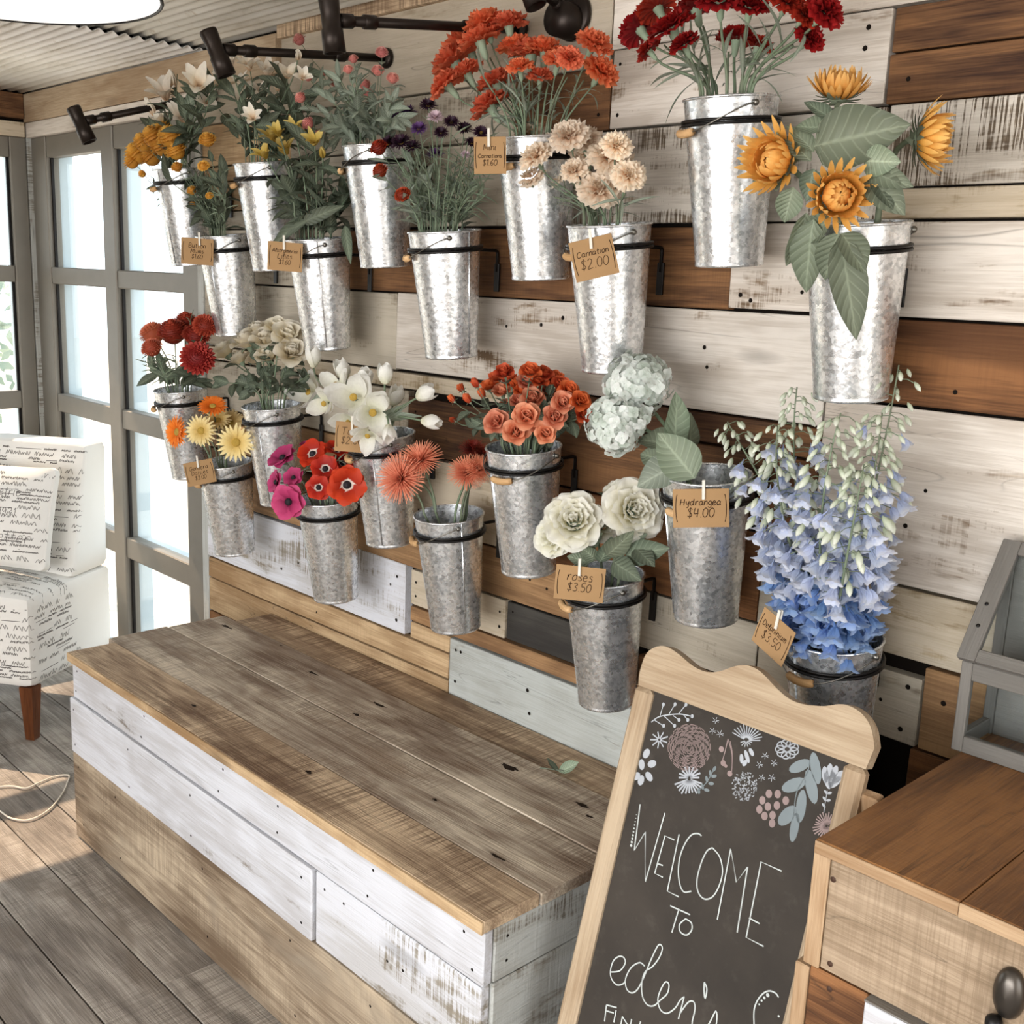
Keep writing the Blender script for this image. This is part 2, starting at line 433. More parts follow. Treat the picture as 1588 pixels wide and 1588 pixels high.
# rows, top to bottom
plank(-3.49, -1.688, 2.173, 2.40, 'beige')
plank(-1.688, -0.35, 2.204, 2.40, 'white', two(-1.66, 2.21, 2.39)); plank(-0.35, RX, 2.204, 2.40, 'beige')
plank(-3.49, -2.95, 2.04, 2.173, 'tan', two(-3.45, 2.04, 2.17)); plank(-2.95, -1.98, 2.04, 2.173, 'grey'); plank(-1.98, -1.678, 2.04, 2.173, 'brown', ((-1.71, 2.075), (-1.72, 2.14), (-1.87, 2.09)))
plank(-1.678, -1.031, 2.04, 2.204, 'white', (*two(-1.655, 2.04, 2.204), (-1.075, 2.175), (-1.072, 2.07), (-1.078, 2.14)), 0.006)
plank(-1.031, 0.1, 2.126, 2.204, 'brown', proud=0.003); plank(-1.031, 0.1, 2.04, 2.126, 'brown', two(-0.99, 2.05, 2.11), proud=0.004); plank(0.1, RX, 2.04, 2.204, 'white')
plank(-3.49, -3.1, 1.99, 2.04, 'tan'); plank(-3.49, -3.1, 1.897, 1.99, 'tan', two(-3.34, 1.9, 1.99)); plank(-3.49, -3.1, 1.84, 1.897, 'grey')
plank(-3.1, -1.95, 1.84, 2.04, 'grey'); plank(-1.95, -1.02, 1.84, 2.04, 'saw', proud=0.005)
plank(-1.02, 0.4, 1.898, 2.04, 'saw', proud=0.004); plank(-1.02, 0.2, 1.843, 1.898, 'cream', proud=0.001); plank(0.4, RX, 1.898, 2.04, 'brown'); plank(0.2, RX, 1.843, 1.898, 'tan')
plank(-3.49, -2.66, 1.667, 1.84, 'grey', two(-3.44, 1.67, 1.84)); plank(-2.66, -1.33, 1.667, 1.835, 'brown', proud=0.0)
plank(-1.33, -0.2, 1.672, 1.84, 'white', ((-1.30, 1.70), (-1.275, 1.69), (-1.16, 1.71)), 0.006); plank(-0.2, RX, 1.672, 1.84, 'cream')
plank(-3.49, -2.42, 1.455, 1.665, 'grey', two(-3.45, 1.46, 1.66)); plank(-2.42, -1.09, 1.458, 1.668, 'white', ((-1.86, 1.61), (-1.98, 1.60), (-1.79, 1.63), (-1.38, 1.59), (-1.37, 1.55)), 0.004)
plank(-1.09, 0.15, 1.516, 1.672, 'brown2', ((-0.84, 1.55),), 0.003); plank(0.15, RX, 1.516, 1.672, 'white')
plank(-3.49, -1.715, 1.405, 1.453, 'cream'); plank(-1.715, -1.09, 1.392, 1.456, 'brown', proud=0.002)
plank(-3.49, -2.365, 1.241, 1.403, 'grey', two(-2.4, 1.25, 1.40)); plank(-2.365, -1.2, 1.233, 1.39, 'brown', two(-2.33, 1.24, 1.38), 0.002); 
plank(-1.2, -1.09, 1.19, 1.39, 'brown2')
plank(-1.09, 0.0, 1.188, 1.514, 'white', ((-0.87, 1.37), (-0.9, 1.3)), 0.007); plank(0.0, RX, 1.188, 1.514, 'saw')
plank(-3.49, -2.62, 1.10, 1.239, 'orange'); plank(-2.62, -1.86, 1.037, 1.231, 'cream', (*two(-2.3, 1.05, 1.22), (-2.05, 1.08))); plank(-1.86, -1.2, 1.037, 1.231, 'brown2', proud=0.001)
plank(-3.49, -2.62, 1.037, 1.10, 'brown')
plank(-1.2, -1.09, 1.037, 1.188, 'grey'); plank(-1.09, 0.1, 1.052, 1.186, 'cream', (), 0.006); plank(0.1, RX, 1.052, 1.186, 'brown')
plank(-3.49, -2.72, 0.916, 1.035, 'orange'); plank(-2.72, -1.66, 0.908, 1.035, 'orange', ((-1.86, 0.98), (-1.8, 0.97), (-1.75, 0.98)), 0.004); plank(-1.66, -1.19, 0.90, 1.035, 'grey', (), 0.002)
plank(-1.19, -0.935, 0.89, 1.035, 'beige', (), 0.003)
plank(-0.935, -0.832, 0.888, 1.022, 'grey', ((-0.86, 1.0), (-0.865, 0.915), (-0.91, 0.96)), 0.005); plank(-0.832, -0.2, 0.888, 1.05, 'orange', ((-0.79, 0.99),)); plank(-0.2, RX, 0.888, 1.05, 'white')
plank(-3.49, -2.352, 0.703, 0.914, 'chalky', (*two(-2.39, 0.71, 0.9), (-2.9, 0.8), (-3.0, 0.76), (-2.42, 0.84)), 0.008)
plank(-2.335, -1.945, 0.80, 0.906, 'cream', (*two(-2.31, 0.80, 0.90), *two(-1.965, 0.80, 0.90))); plank(-1.943, -1.5, 0.80, 0.905, 'dark', ((-1.92, 0.88),), 0.0)
plank(-2.335, -1.5, 0.752, 0.798, 'orange', proud=0.004); plank(-2.335, -2.16, 0.70, 0.75, 'tan'); plank(-1.5, -0.93, 0.752, 0.888, 'brown'); 
plank(-0.845, 0.0, 0.76, 0.886, 'brown2'); plank(0.0, RX, 0.76, 0.886, 'grey')
plank(-3.49, -2.16, 0.625, 0.70, 'tan', ((-2.8, 0.66),), 0.005); plank(-3.49, -2.16, 0.50, 0.624, 'tan', (), 0.004)
plank(-2.16, -0.95, 0.565, 0.75, 'blue', (*two(-2.13, 0.60, 0.75), (-2.11, 0.72), (-1.85, 0.69), (-1.84, 0.63)), 0.005); plank(-0.95, RX, 0.565, 0.758, 'brown')
for i, (za, zz) in enumerate(((0.38, 0.5), (0.2, 0.38), (0.0, 0.2))):
    plank(-3.49, -2.0 + 0.2 * i, za, min(zz, 0.5), ('brown', 'grey', 'tan')[i]); plank(-2.0 + 0.2 * i, RX, za, zz + (0.065 if i == 0 else 0), ('grey', 'brown', 'cream')[i])
nm = ob('nail_head', nailM.mesh('nail_head', DARKGAP, False), wall_back, -WB); nm['kind'] = 'stuff'

# trims and beams
TANB = W_('tan'); 
struct(board('trim_1', XL, -3.0, -0.035, 0.05, 2.287, 2.40, W_('palepine')))
struct(board('trim_2', XL, -3.49, -0.03, 0.03, 2.225, 2.285, W_('white')))
struct(board('trim_3', -3.0, 1.2, -0.03, 0.012, 2.385, ZC, W_('weather')))
struct(board('trim_4', -3.525, -3.485, -0.02, 0.06, 0.0, 2.225, W_('greyend', 'z')))
struct(board('trim_5', XL - 0.06, XL + 0.012, -0.030, 0.06, 0.0, 2.225, W_('greyend', 'z')))
struct(board('trim_6', XL - 0.05, XL + 0.02, -2.6, -0.038, 2.30, 2.40, W_('brown', 'y')))
struct(board('trim_7', XL - 0.05, XL + 0.02, -2.6, -0.038, 2.225, 2.285, W_('cream', 'y')))

RAILS = [(2.14, 2.225), (1.622, 1.692), (1.075, 1.152), (0.545, 0.632), (0.0, 0.09)]
def window(name, origin, along, inward, length, posts, panes, stop):
    """grid of glazing bars; along runs the wall, inward points into the room"""
    root = ob(name, None, loc=origin); struct(root)
    A = Vector(along); I = Vector(inward)
    def part(nm, a0, a1, d0, d1, z0, z1, mat, c=0.004):
        p = A * a0 + I * d0; q = A * a1 + I * d1
        xs = sorted((p.x, q.x)); ys = sorted((p.y, q.y))
        cx, cy, cz = sum(xs) / 2, sum(ys) / 2, (z0 + z1) / 2
        me = box_mesh(xs[0] - cx, xs[1] - cx, ys[0] - cy, ys[1] - cy, z0 - cz, z1 - cz, mat, c, 0, nm)
        return ob(nm, me, root, (cx, cy, cz))
    for a0, a1 in posts:
        part('window_post', a0, a1, -0.03, 0.028, 0.0, 2.225, ALU)
        part('outer_jamb', a0 + 0.012, a1 - 0.012, -0.095, -0.03, 0.0, 2.225, ALUOUT)
    for z0, z1 in RAILS:
        for a0, a1 in panes:
            part('window_rail', a0, a1, -0.028, 0.022, z0, z1, ALU)
            part('outer_rail', a0, a1, -0.09, -0.028, z0 + 0.015, z1 - 0.015, ALUOUT)
    for (zt, _), (_, zb) in zip(RAILS[:-1], RAILS[1:]):
        for a0, a1 in panes:
            part('pane', a0, a1, -0.008, -0.003, zb, zt, GLASS, 0.0005)
            for e0, e1 in ((a0, a0 + 0.012), (a1 - 0.012, a1)):
                part('glazing_bead', e0, e1, -0.003, 0.008, zb, zt, BLACK, 0.001)
    return root
# beside the plank wall, in the same plane: x from the corner to the plank wall
window('window_1', (XL, 0.015, 0), (1, 0, 0), (0, -1, 0), 1.46,
       [(0.012, 0.16), (0.70, 0.80), (1.335, 1.455)], [(0.16, 0.70), (0.80, 1.335)], 0)
# on the side wall
window('window_2', (XL - 0.02, 0, 0), (0, -1, 0), (1, 0, 0), 2.6,
       [(0.032, 0.10), (0.66, 0.76), (1.32, 1.42), (1.98, 2.08), (2.5, 2.6)], [(0.10, 0.66), (0.76, 1.32), (1.42, 1.98), (2.08, 2.5)], 0)
struct(board('wall_left', XL - 0.12, XL - 0.051, -2.6, 0.1, 2.226, ZC, DARKGAP))  # dark filler added behind the side trims to stop light leaks
struct(board('wall_back', XL - 0.1, -3.4, 0.051, 0.1, 2.2, ZC, DARKGAP))
struct(board('wall_left', XL - 0.1, XL, YF, -2.6, 0.0, ZC, W_('white', 'y')))
struct(board('wall_right', XR, XR + 0.1, YF, -2.7, 0.0, ZC, W_('white', 'y')))
struct(board('wall_right', XR, XR + 0.1, -0.5, 0.1, 0.0, ZC, W_('white', 'y')))
struct(board('wall_front', XL, -2.3, YF - 0.1, YF, 0.0, ZC, W_('white')))
struct(board('wall_front', 1.5, XR, YF - 0.1, YF, 0.0, ZC, W_('white')))
struct(board('wall_front', -2.3, 1.5, YF - 0.1, YF, 0.0, 0.6, W_('white')))
struct(board('wall_front', -2.3, 1.5, YF - 0.1, YF, 2.28, ZC, W_('white')))

# floor of separate boards
floor = struct(board('floor', XL - 0.1, XR, YF, 0.1, -0.06, -0.02, DARKGAP))
FL = Vector(floor.location)
rowy = 0.02; i = 0
while rowy > YF + 0.1:
    w = 0.1685
    js = {3: (-4.2, -2.9, -1.3, 0.6), 4: (-3.9, -2.254, -0.4, 1.2), 5: (-4.5, -1.9, 0.1), 6: (-3.3, -1.2, 0.9)}.get(i, tuple(sorted(rnd(-4.6, 2.2) for _ in range(3))))
    xs = [XL, *js, XR]
    for a, b in zip(xs[:-1], xs[1:]):
        if b - a < 0.05: continue
        cx, cy = (a + b) / 2, rowy - w / 2; t = rnd(-0.0012, 0.0012)
        me = box_mesh(a + .0015 - cx, b - .0015 - cx, -w / 2 + 0.002, w / 2 - 0.002, -0.022, t, W_('floor'), 0.0018, 0, 'floor_plank')
        ob('floor_plank', me, floor, Vector((cx, cy, 0)) - FL)
    rowy -= w; i += 1

# ceiling of corrugated sheets, ribs along the wall
def sheet_mat():
    g = G('whitewashed_corrugated_metal'); v = g.obj(False)
    mp = g.n('ShaderNodeMapping'); g.L.new(v, mp.inputs[0]); mp.inputs['Scale'].default_value = (2, 9, 9)
    st = g.noise(mp.outputs[0], 1.0, 6, 0.65)
    col = g.ramp(st, [(0.30, lin('b5ad9d')), (0.44, lin('e2ded6')), (0.7, lin('f2f0ec'))])
    rust = g.ramp(g.noise(v, 7, 5, 0.7), [(0.63, 0.0), (0.74, 0.7)])
    col = g.mix(rust, col, lin('a98f6c'))
    g.bsdf(col, 0.5, 0.15, g.bump(st, 0.1), 0.4); return g.mat
SHEET = sheet_mat()
ceiling = struct(board('ceiling', XL - 0.1, XR + 0.1, YF - 0.1, 0.1, ZC + 0.015, ZC + 0.06, DARKGAP))
CE = Vector(ceiling.location)
def sheet(x0, x1, z, ymax=0.06):
    M = MB(); pitch = 0.042; per = 8; ny = int((ymax - YF) / pitch * per); vs = []; fs = []
    for i in range(ny + 1):
        y = ymax - i * pitch / per; dz = 0.006 * cos(2 * pi * i / per)
        vs += [(x0, y, dz), (x1, y, dz), (x0, y, dz + 0.0012), (x1, y, dz + 0.0012)]
    for i in range(ny):
        a = i * 4; b = a + 4
        fs += [(a, a + 1, b + 1, b), (a + 2, b + 2, b + 3, a + 3), (a, b, b + 2, a + 2), (a + 1, a + 3, b + 3, b + 1)]
    M.add(vs, fs)
    ob('corrugated_sheet', M.mesh('corrugated_sheet', SHEET), ceiling, Vector((0, 0, z)) - CE)
sheet(XL, -3.47, ZC - 0.022); sheet(-3.53, -1.2, ZC - 0.008); sheet(-1.26, XR, ZC - 0.022)

# outdoors
lawn = struct(board('ground_outside', -30, 20, -24, 30, -0.35, -0.25, plain('pale_gravel', 'b9b3a8', 0.9, 0, 0.08)))
def leafy(name, loc, h, rad, label, col, seed, n=900):
    rs = random.Random(seed); root = thing(name, loc, label, 'tree', 'trees outside the windows')
    M = MB(); tube(M, [(0, 0, 0), (0.05, 0.03, h * .4), (0, 0, h * .75)], [0.07, 0.05, 0.03], 7)
    ob('trunk', M.mesh('trunk', plain('bark', '7d7468', 0.9)), root)
    M = MB()
    for _ in range(n):
        while True:
            p = Vector((rs.uniform(-1, 1), rs.uniform(-1, 1), rs.uniform(-1, 1)))
            if p.length < 1: break
        c = Vector((p.x * rad, p.y * rad, h * 0.62 + p.z * h * 0.42))
        a = Vector((rs.uniform(-1, 1), rs.uniform(-1, 1), rs.uniform(-1, 1))).normalized(); b = a.orthogonal().normalized()
        s = rs.uniform(0.05, 0.10)
        M.add([c - a * s, c + b * s * .45, c + a * s, c - b * s * .45], [(0, 1, 2, 3)])
    f = ob('foliage', M.mesh('foliage', petal_mat('far_foliage', '93a294', 'aab5a4', None, 0.4), False), root)
    f['kind'] = 'stuff'
leafy('tree', (-6.9, 2.6, -0.25), 2.6, 0.8, 'pale sunlit tree seen through the panes beside the plank wall', None, 3)
leafy('tree', (-8.6, 0.3, -0.25), 2.3, 0.9, 'pale bushy tree seen through the side wall window', None, 5)

# ------------------------------------------------------------------ bench
ZB = 0.594; BX0, BX1, BY = -3.082, -1.268, -0.693
bench = thing('display_bench', (-2.17, -0.35, 0), 'long low reclaimed wood bench with weathered plank top and white painted front', 'bench')
BO = Vector(bench.location)
def bboard(nm, x0, x1, y0, y1, z0, z1, kind, ax='x', c=0.003, jit=0.0):
    cx, cy, cz = (x0 + x1) / 2, (y0 + y1) / 2, (z0 + z1) / 2
    return ob(nm, box_mesh(x0 - cx, x1 - cx, y0 - cy, y1 - cy, z0 - cz, z1 - cz, W_(kind, ax), 0.0014 if nm == 'top_board' else c, jit, nm), bench, Vector((cx, cy, cz)) - BO)
# top boards
bboard('top_board', BX0, BX1, BY, -0.551, ZB - 0.026, ZB, 'weather', jit=0.001)
bboard('top_board', BX0 - 0.05, BX1 + 0.002, -0.5475, -0.359, ZB - 0.026, ZB - 0.001, 'weather2', jit=0.001)
bboard('top_board', BX0 - 0.04, BX1, -0.3555, -0.161, ZB - 0.026, ZB + 0.001, 'weather2', jit=0.001)
bboard('top_board', BX0 + 0.02, BX1, -0.1565, -0.021, ZB - 0.026, ZB - 0.003, 'weather', jit=0.001)
ob('edge_strip', box_mesh(-0.905, 0.907, -0.003, 0.003, -0.0125, 0.0125, W_('tan'), 0.001, 0, 'edge_strip'), bench, Vector((-2.175, BY - 0.002, ZB - 0.0135)) - BO)
# front boards
F0, F1 = BY + 0.006, BY + 0.03
bboard('front_board', BX0 + 0.012, BX1 - 0.004, F0, F1, 0.456, ZB - 0.027, 'bright')
bboard('front_board', BX0 - 0.004, -1.812, F0 - 0.006, F1 - .006, 0.281, 0.452, 'bright'); bboard('front_board', -1.804, BX1 - 0.008, F0, F1, 0.281, 0.453, 'chalky')
bboard('front_board', BX0 - 0.006, BX1 - 0.010, F0 - 0.003, F1, 0.004, 0.278, 'front')
# end boards
for (e0, e1, k0, k1) in ((BX1 - 0.026, BX1 - 0.002, 'greyend', 'greyend'), (BX0 + 0.012, BX0 + 0.034, 'white', 'grey')):
    bboard('end_board', e0, e1, F1 + 0.001, -0.022, 0.456, ZB - 0.027, k0, 'y'); bboard('end_board', e0, e1, F1 + 0.001, -0.022, 0.281, 0.453, k1, 'y'); bboard('end_board', e0, e1, F1 + .001, -0.022, 0.004, 0.278, 'front', 'y')
nb = MB()
def dot(c, n, r=0.0035):
    c = Vector(c); R = frame(n); k = 7
    nb.add([c + R @ Vector((r * cos(2 * pi * i / k), r * sin(2 * pi * i / k), 0)) for i in range(k)] + [c + Vector(n) * 0.0008], [(i, (i + 1) % k, k) for i in range(k)])
for x in (-3.04, -2.62, -2.2, -1.95, -1.62, -1.32):
    for z in (0.48, 0.545): dot((x + rnd(-.02, .02), F0 - 0.0003, z), (0, -1, 0))
for x in (-3.06, -2.7, -2.35, -1.85): dot((x, F0 - 0.0063, 0.31), (0, -1, 0)); dot((x, F0 - 0.0063, 0.42), (0, -1, 0))
for x in (-1.77, -1.7, -1.55, -1.5, -1.3): dot((x, F0 - 0.0003, rnd(.3, .43)), (0, -1, 0))
for x in (-3.05, -2.8, -2.3, -1.9, -1.6): dot((x, F0 - 0.0033, 0.24), (0, -1, 0)); dot((x + .02, F0 - 0.0033, 0.06), (0, -1, 0))
for z in (0.49, 0.54): dot((BX1 - 0.0017, -0.63, z), (1, 0, 0))
o = ob('nail_head', nb.mesh('nail_head', DARKGAP, False), bench, -BO); o['kind'] = 'stuff'
# dark knots and splits in the top boards
SPLIT = plain('charred_knot', '2a2019', 0.9, 0, 0.1, 0.1)
for (px, py, rx, ry) in ((790, 1190, .026, .010), (486, 1044, .024, .0045), (588, 1093, .026, .005), (902, 1248, .020, .006), (914, 1266, .010, .004), (436, 1001, .007, .004), (772, 1329, .022, .0035), (478, 1197, .010, .006), (352, 972, .030, .006), (552, 1108, .012, .005), (674, 1240, .007, .004), (300, 1094, .012, .004)):
    c = atz(px, py, ZB + 0.0016); M = MB(); k = 16; ph = rnd(0, 6)
    M.add([(rx * cos(2 * pi * i / k) * (1 + .35 * sin(3 * i + ph)), ry * sin(2 * pi * i / k) * (1 + .4 * sin(5 * i + ph)), 0) for i in range(k)] + [(0, 0, .0004)], [(i, (i + 1) % k, k) for i in range(k)])
    ob('knot', M.mesh('knot', SPLIT, False), bench, c - BO)
# the little sprig that fell on the bench
def leafmesh(M, L, Wd, a=0.9, bend=0.3, fold=0.25, nl=7, origin=(0, 0, 0), rot=None, wave=0.0, tip=1.0):
    """leaf along +X, blade facing +Z"""
    vs = []; gs = []; hs = []; rot = rot or Matrix.Identity(3); o = Vector(origin)
    for i in range(nl + 1):
        t = i / nl; w = Wd * (sin(pi * min(1, t ** a)) ** 0.8) * (1 - 0.25 * t * (1 - tip)) if 0 < t < 1 else 0.0006
        x = L * t * (1 - 0.12 * bend * t); z = -bend * L * t * t * 0.7
        for s in (-1, -0.5, 0, 0.5, 1):
            vs.append(o + rot @ Vector((x, s * w, z + fold * abs(s) * w + wave * w * sin(9 * t + 2 * s)))); gs.append(abs(s)); hs.append(t)
    fs = []
    for i in range(nl):
        for j in range(4): k = i * 5 + j; fs.append((k, k + 1, k + 6, k + 5))
    M.add(vs, fs, gs, h=hs)
LEAFM = petal_mat('leaf_green', '818b76', '666f5d', None, 0.22, 0.5, 0.4, 0.015, True)
LEAFD = petal_mat('leaf_dark', '6f7967', '4f594b', None, 0.18, 0.45, 0.5, 0.015, True)
LEAFP = petal_mat('leaf_pale', '9fac95', '84937c', None, 0.3, 0.5, 0.3, 0.015, True)
LEAFG = petal_mat('leaf_greygreen', 'a0aa9a', '848f80', None, 0.3, 0.6, 0.35, 0.015, True)
STEM = petal_mat('stem_green', '7d8a72', '65735c', None, 0.1, 0.5, 0.4, 0.03)
p = atz(866, 1196, ZB + 0.004)
sp = thing('fallen_leaf', p, 'small green leaf sprig lying on the bench top', 'leaf')
M = MB(); leafmesh(M, 0.05, 0.015, bend=-0.5, fold=.35, rot=Matrix.Rotation(0.75, 3, 'Z') @ Matrix.Rotation(-0.35, 3, 'Y') @ Matrix.Rotation(.7, 3, 'X')); ob('leaf', M.mesh('leaf', LEAFP), sp)
M = MB(); leafmesh(M, 0.035, 0.011, bend=-0.6, rot=Matrix.Rotation(3.4, 3, 'Z') @ Matrix.Rotation(-.3, 3, 'Y')); ob('leaf', M.mesh('leaf', LEAFD), sp)
M = MB(); tube(M, [(-0.04, -0.02, 0), (0, 0, 0.003), (0.012, 0.008, 0.004)], 0.0016, 5); ob('stem', M.mesh('stem', LEAFD), sp)

# ------------------------------------------------------------------ counter
ZK = 0.975; KX, KY = -0.688, -0.621; KX1 = 0.32
counter = thing('counter', (-0.2, -0.3, 0), 'reclaimed wood counter with thick brown top beside the chalkboard sign', 'counter')
KO = Vector(counter.location)
def kb(nm, x0, x1, y0, y1, z0, z1, mat, c=0.002, par=None, jit=0):
    cx, cy, cz = (x0 + x1) / 2, (y0 + y1) / 2, (z0 + z1) / 2
    off = KO + (Vector(par.location) if par else Vector())
    return ob(nm, box_mesh(x0 - cx, x1 - cx, y0 - cy, y1 - cy, z0 - cz, z1 - cz, mat, c, jit, nm), par or counter, Vector((cx, cy, cz)) - off)
kb('top_board', KX, -0.485, KY, -0.03, ZK - 0.02, ZK, W_('counter', 'y')); kb('top_board', -0.484, -0.25, KY, -0.03, ZK - 0.02, ZK - 0.0005, W_('counter', 'y')); kb('top_board', -0.249, KX1, KY, -0.03, ZK - 0.02, ZK, W_('counter', 'y'))
kb('top_edge', KX + 0.001, -0.4848, KY - 0.003, KY, ZK - 0.020, ZK - 0.0015, W_('pine')); kb('top_edge', -0.4842, KX1, KY - 0.003, KY, ZK - 0.021, ZK - 0.0015, W_('pine'))
SF = KY + 0.006
kb('corner_post', KX - 0.003, KX + 0.022, SF - 0.002, SF + 0.03, 0.782, ZK - 0.021, W_('pine', 'z')); kb('corner_post', KX - 0.014, KX + 0.008, SF - 0.002, SF + 0.03, 0.0, 0.778, W_('pine', 'z'))
kb('front_board', KX + 0.023, KX1, SF, SF + 0.02, 0.785, ZK - 0.024, W_('drawer'))
kb('front_board', KX + 0.009, -0.59, SF, SF + 0.02, 0.0, 0.782, W_('brown2'))
dr = kb('drawer', -0.588, KX1, SF - 0.014, SF + 0.02, 0.60, 0.781, W_('bright')); 
kb('drawer_top', -0.588, KX1, SF - 0.016, SF + 0.02, 0.7815, 0.7845, W_('greybox'), par=dr)  # grey strip paints the shade along the white drawer's top edge
for za, zz, kd in ((0.0, 0.19, 'brown2'), (0.192, 0.40, 'front'), (0.402, 0.597, 'brown2')): kb('front_board', -0.588, KX1, SF, SF + 0.02, za, zz, W_(kd))
kb('side_board', KX + 0.001, KX + 0.02, SF + 0.031, -0.03, 0.0, ZK - 0.021, W_('brown', 'y'))
kn = MB()
for q, r in (((1292, 1364), .0045), ((1287, 1495), .0045), ((1286, 1534), .0045)):
    c = at(*q, SF - 0.0008); k = 8
    kn.add([c + Vector((r * cos(2 * pi * i / k), 0, r * sin(2 * pi * i / k))) for i in range(k)] + [c + Vector((0, -0.001, 0))], [((i + 1) % k, i, k) for i in range(k)])
o = ob('screw_head', kn.mesh('screw_head', plain('rusty_screw', '4a3428', 0.6, .4), False), counter, -KO); o['kind'] = 'stuff'
# dark metal pull: an oval cup plate and a small knob under it
M = MB(); pc = at(1566, 1540, SF - 0.004)
prof = [(0.0, 0.016), (0.012, 0.0145), (0.020, 0.009), (0.023, 0.002), (0.023, 0.0)]
lathe(M, prof[::-1], 20); me = M.mesh('pull_plate', plain('worn_pewter', '55504b', .32, .85))
pl = ob('pull_plate', me, counter, mat=M4(Matrix.Rotation(pi / 2, 3, 'X') @ Matrix.Diagonal((0.85, 1.5, 1)), pc - KO))
M = MB(); ball(M, (0, 0, 0), 0.011); tube(M, [(0, 0.016, 0), (0, 0, 0)], 0.004, 8); ob('knob', M.mesh('knob', BLACK), counter, at(1541, 1586, SF - 0.016) - KO)

# grey display case on the counter
DX, DY, DZ = -0.704, -0.172, ZK + 0.0005
case = thing('display_case', (DX, DY, DZ), 'grey painted wooden display case with glass panes on the counter', 'display case')
GBX, GBY, GBZ = W_('greybox', 'x'), W_('greybox', 'y'), W_('greybox', 'z')
cw, cd, ch, chb = 0.46, 0.13, 0.155, 0.335
def cb(nm, x0, x1, y0, y1, z0, z1, mat): return ob(nm, box_mesh(x0, x1, y0, y1, z0, z1, mat, 0.0015, 0, nm), case)
for x in (0, cw - 0.018): cb('front_stile', x, x + 0.018, 0, 0.014, 0, ch, GBZ); cb('back_stile', x, x + 0.018, cd - 0.014, cd, 0, chb - 0.005, GBZ); cb('side_rail', x, x + 0.014, 0.0145, cd - 0.0145, 0, 0.028, GBY)
cb('front_rail', 0.018, cw - 0.018, 0, 0.014, 0, 0.028, GBX); cb('front_rail', 0.018, cw - 0.018, 0, 0.014, ch - 0.03, ch, GBX)
cb('back_panel', 0.018, cw - 0.018, cd - 0.010, cd - 0.004, 0, chb - 0.01, GBX)
cb('pane', 0.018, cw - 0.018, 0.006, 0.009, 0.028, ch - 0.03, GLASS)
sl = sqrt(cd ** 2 + (chb - ch) ** 2); RL = Matrix.Rotation(atan2(chb - ch, cd), 3, 'X')
lid = ob('lid', box_mesh(-0.004, 0.026, 0, sl, 0.001, 0.015, GBY, 0.0015, 0, 'lid'), case, mat=M4(RL, (0, -0.004, ch + 0.001)))
ob('lid_stile', box_mesh(cw - 0.022, cw + 0.004, 0, sl, 0.001, 0.015, GBY, 0.0015, 0, 'lid_stile'), lid)
ob('lid_rail', box_mesh(0.0262, cw - 0.022, 0, 0.022, 0.001, 0.015, GBX, 0.0015, 0, 'lid_rail'), lid)
ob('lid_rail', box_mesh(0.0262, cw - 0.022, sl - 0.024, sl, 0.001, 0.015, GBX, 0.0015, 0, 'lid_rail'), lid)
ob('pane', box_mesh(0.0262, cw - 0.022, 0.022, sl - 0.024, 0.006, 0.009, GLASS, 0.0005, 0, 'pane'), lid)
M = MB()
for t in (0.06, 0.1): ball(M, (0.011, t, 0.016), 0.0035, 7, 4, sq=0.4)
o = ob('screw_head', M.mesh('screw_head', BLACK), lid); o['kind'] = 'stuff'

# ------------------------------------------------------------------ chalkboard A-frame
LEAN = radians(15); SP = Vector((-1.171, -0.426, 1.033))
sN = Vector((0, -cos(LEAN), sin(LEAN)))           # front normal
sU = Vector((1, 0, 0)); sV = Vector((0, sin(LEAN), cos(LEAN)))
footL = SP.z / cos(LEAN)
SO = SP - sV * footL                                # lower corner on the floor
sign = thing('chalkboard_sign', SO, 'pine framed chalkboard easel with chalk flowers and welcome lettering', 'chalkboard')
SR = Matrix(((sU.x, sV.x, sN.x), (sU.y, sV.y, sN.y), (sU.z, sV.z, sN.z)))
sign.matrix_world = M4(SR, SO)
def onsign(px, py, lift=0.0):
    d = ray(px, py); t = sN.dot(SP + sN * lift - CAM) / sN.dot(d); q = CAM + d * t - SO
    return Vector((q.dot(sU), q.dot(sV), lift))
SW = 0.452
il = onsign(1013, 1071); ir = onsign(1311, 1182)
ix0, ix1, iv = 0.040, 0.415, (il.y + ir.y) / 2
top = [onsign(*q) for q in ((990, 1062), (992, 1042), (1002, 1014), (1018, 1003), (1034, 1003), (1052, 1014), (1075, 1033), (1096, 1042), (1116, 1041), (1140, 1033), (1160, 1032), (1180, 1042), (1204, 1067), (1226, 1085), (1250, 1093), (1278, 1095), (1305, 1092), (1326, 1099), (1342, 1113), (1352, 1133), (1356, 1160))]
top = catmull([Vector((p.x, p.y, 0)) for p in top], 3)
def slab(M, outline, z0, z1):
    n = len(outline); vs = [(p.x, p.y, z1) for p in outline] + [(p.x, p.y, z0) for p in outline]
    fs = [tuple(range(n))[::-1], tuple(range(n, 2 * n))] + [(i, (i + 1) % n, n + (i + 1) % n, n + i) for i in range(n)]
    M.add(vs, fs)
out = top + [Vector((SW - 0.001, iv - 0.0, 0)), Vector((0.001, iv - 0.0, 0))]
M = MB(); slab(M, out, -0.022, 0.0); ob('top_rail', M.mesh('top_rail', W_('palepine'), False), sign)
def sb(nm, x0, x1, v0, v1, z0, z1, mat, c=0.004):
    cx, cv, cz = (x0 + x1) / 2, (v0 + v1) / 2, (z0 + z1) / 2
    return ob(nm, box_mesh(x0 - cx, x1 - cx, v0 - cv, v1 - cv, z0 - cz, z1 - cz, mat, c, 0, nm), sign, (cx, cv, cz))
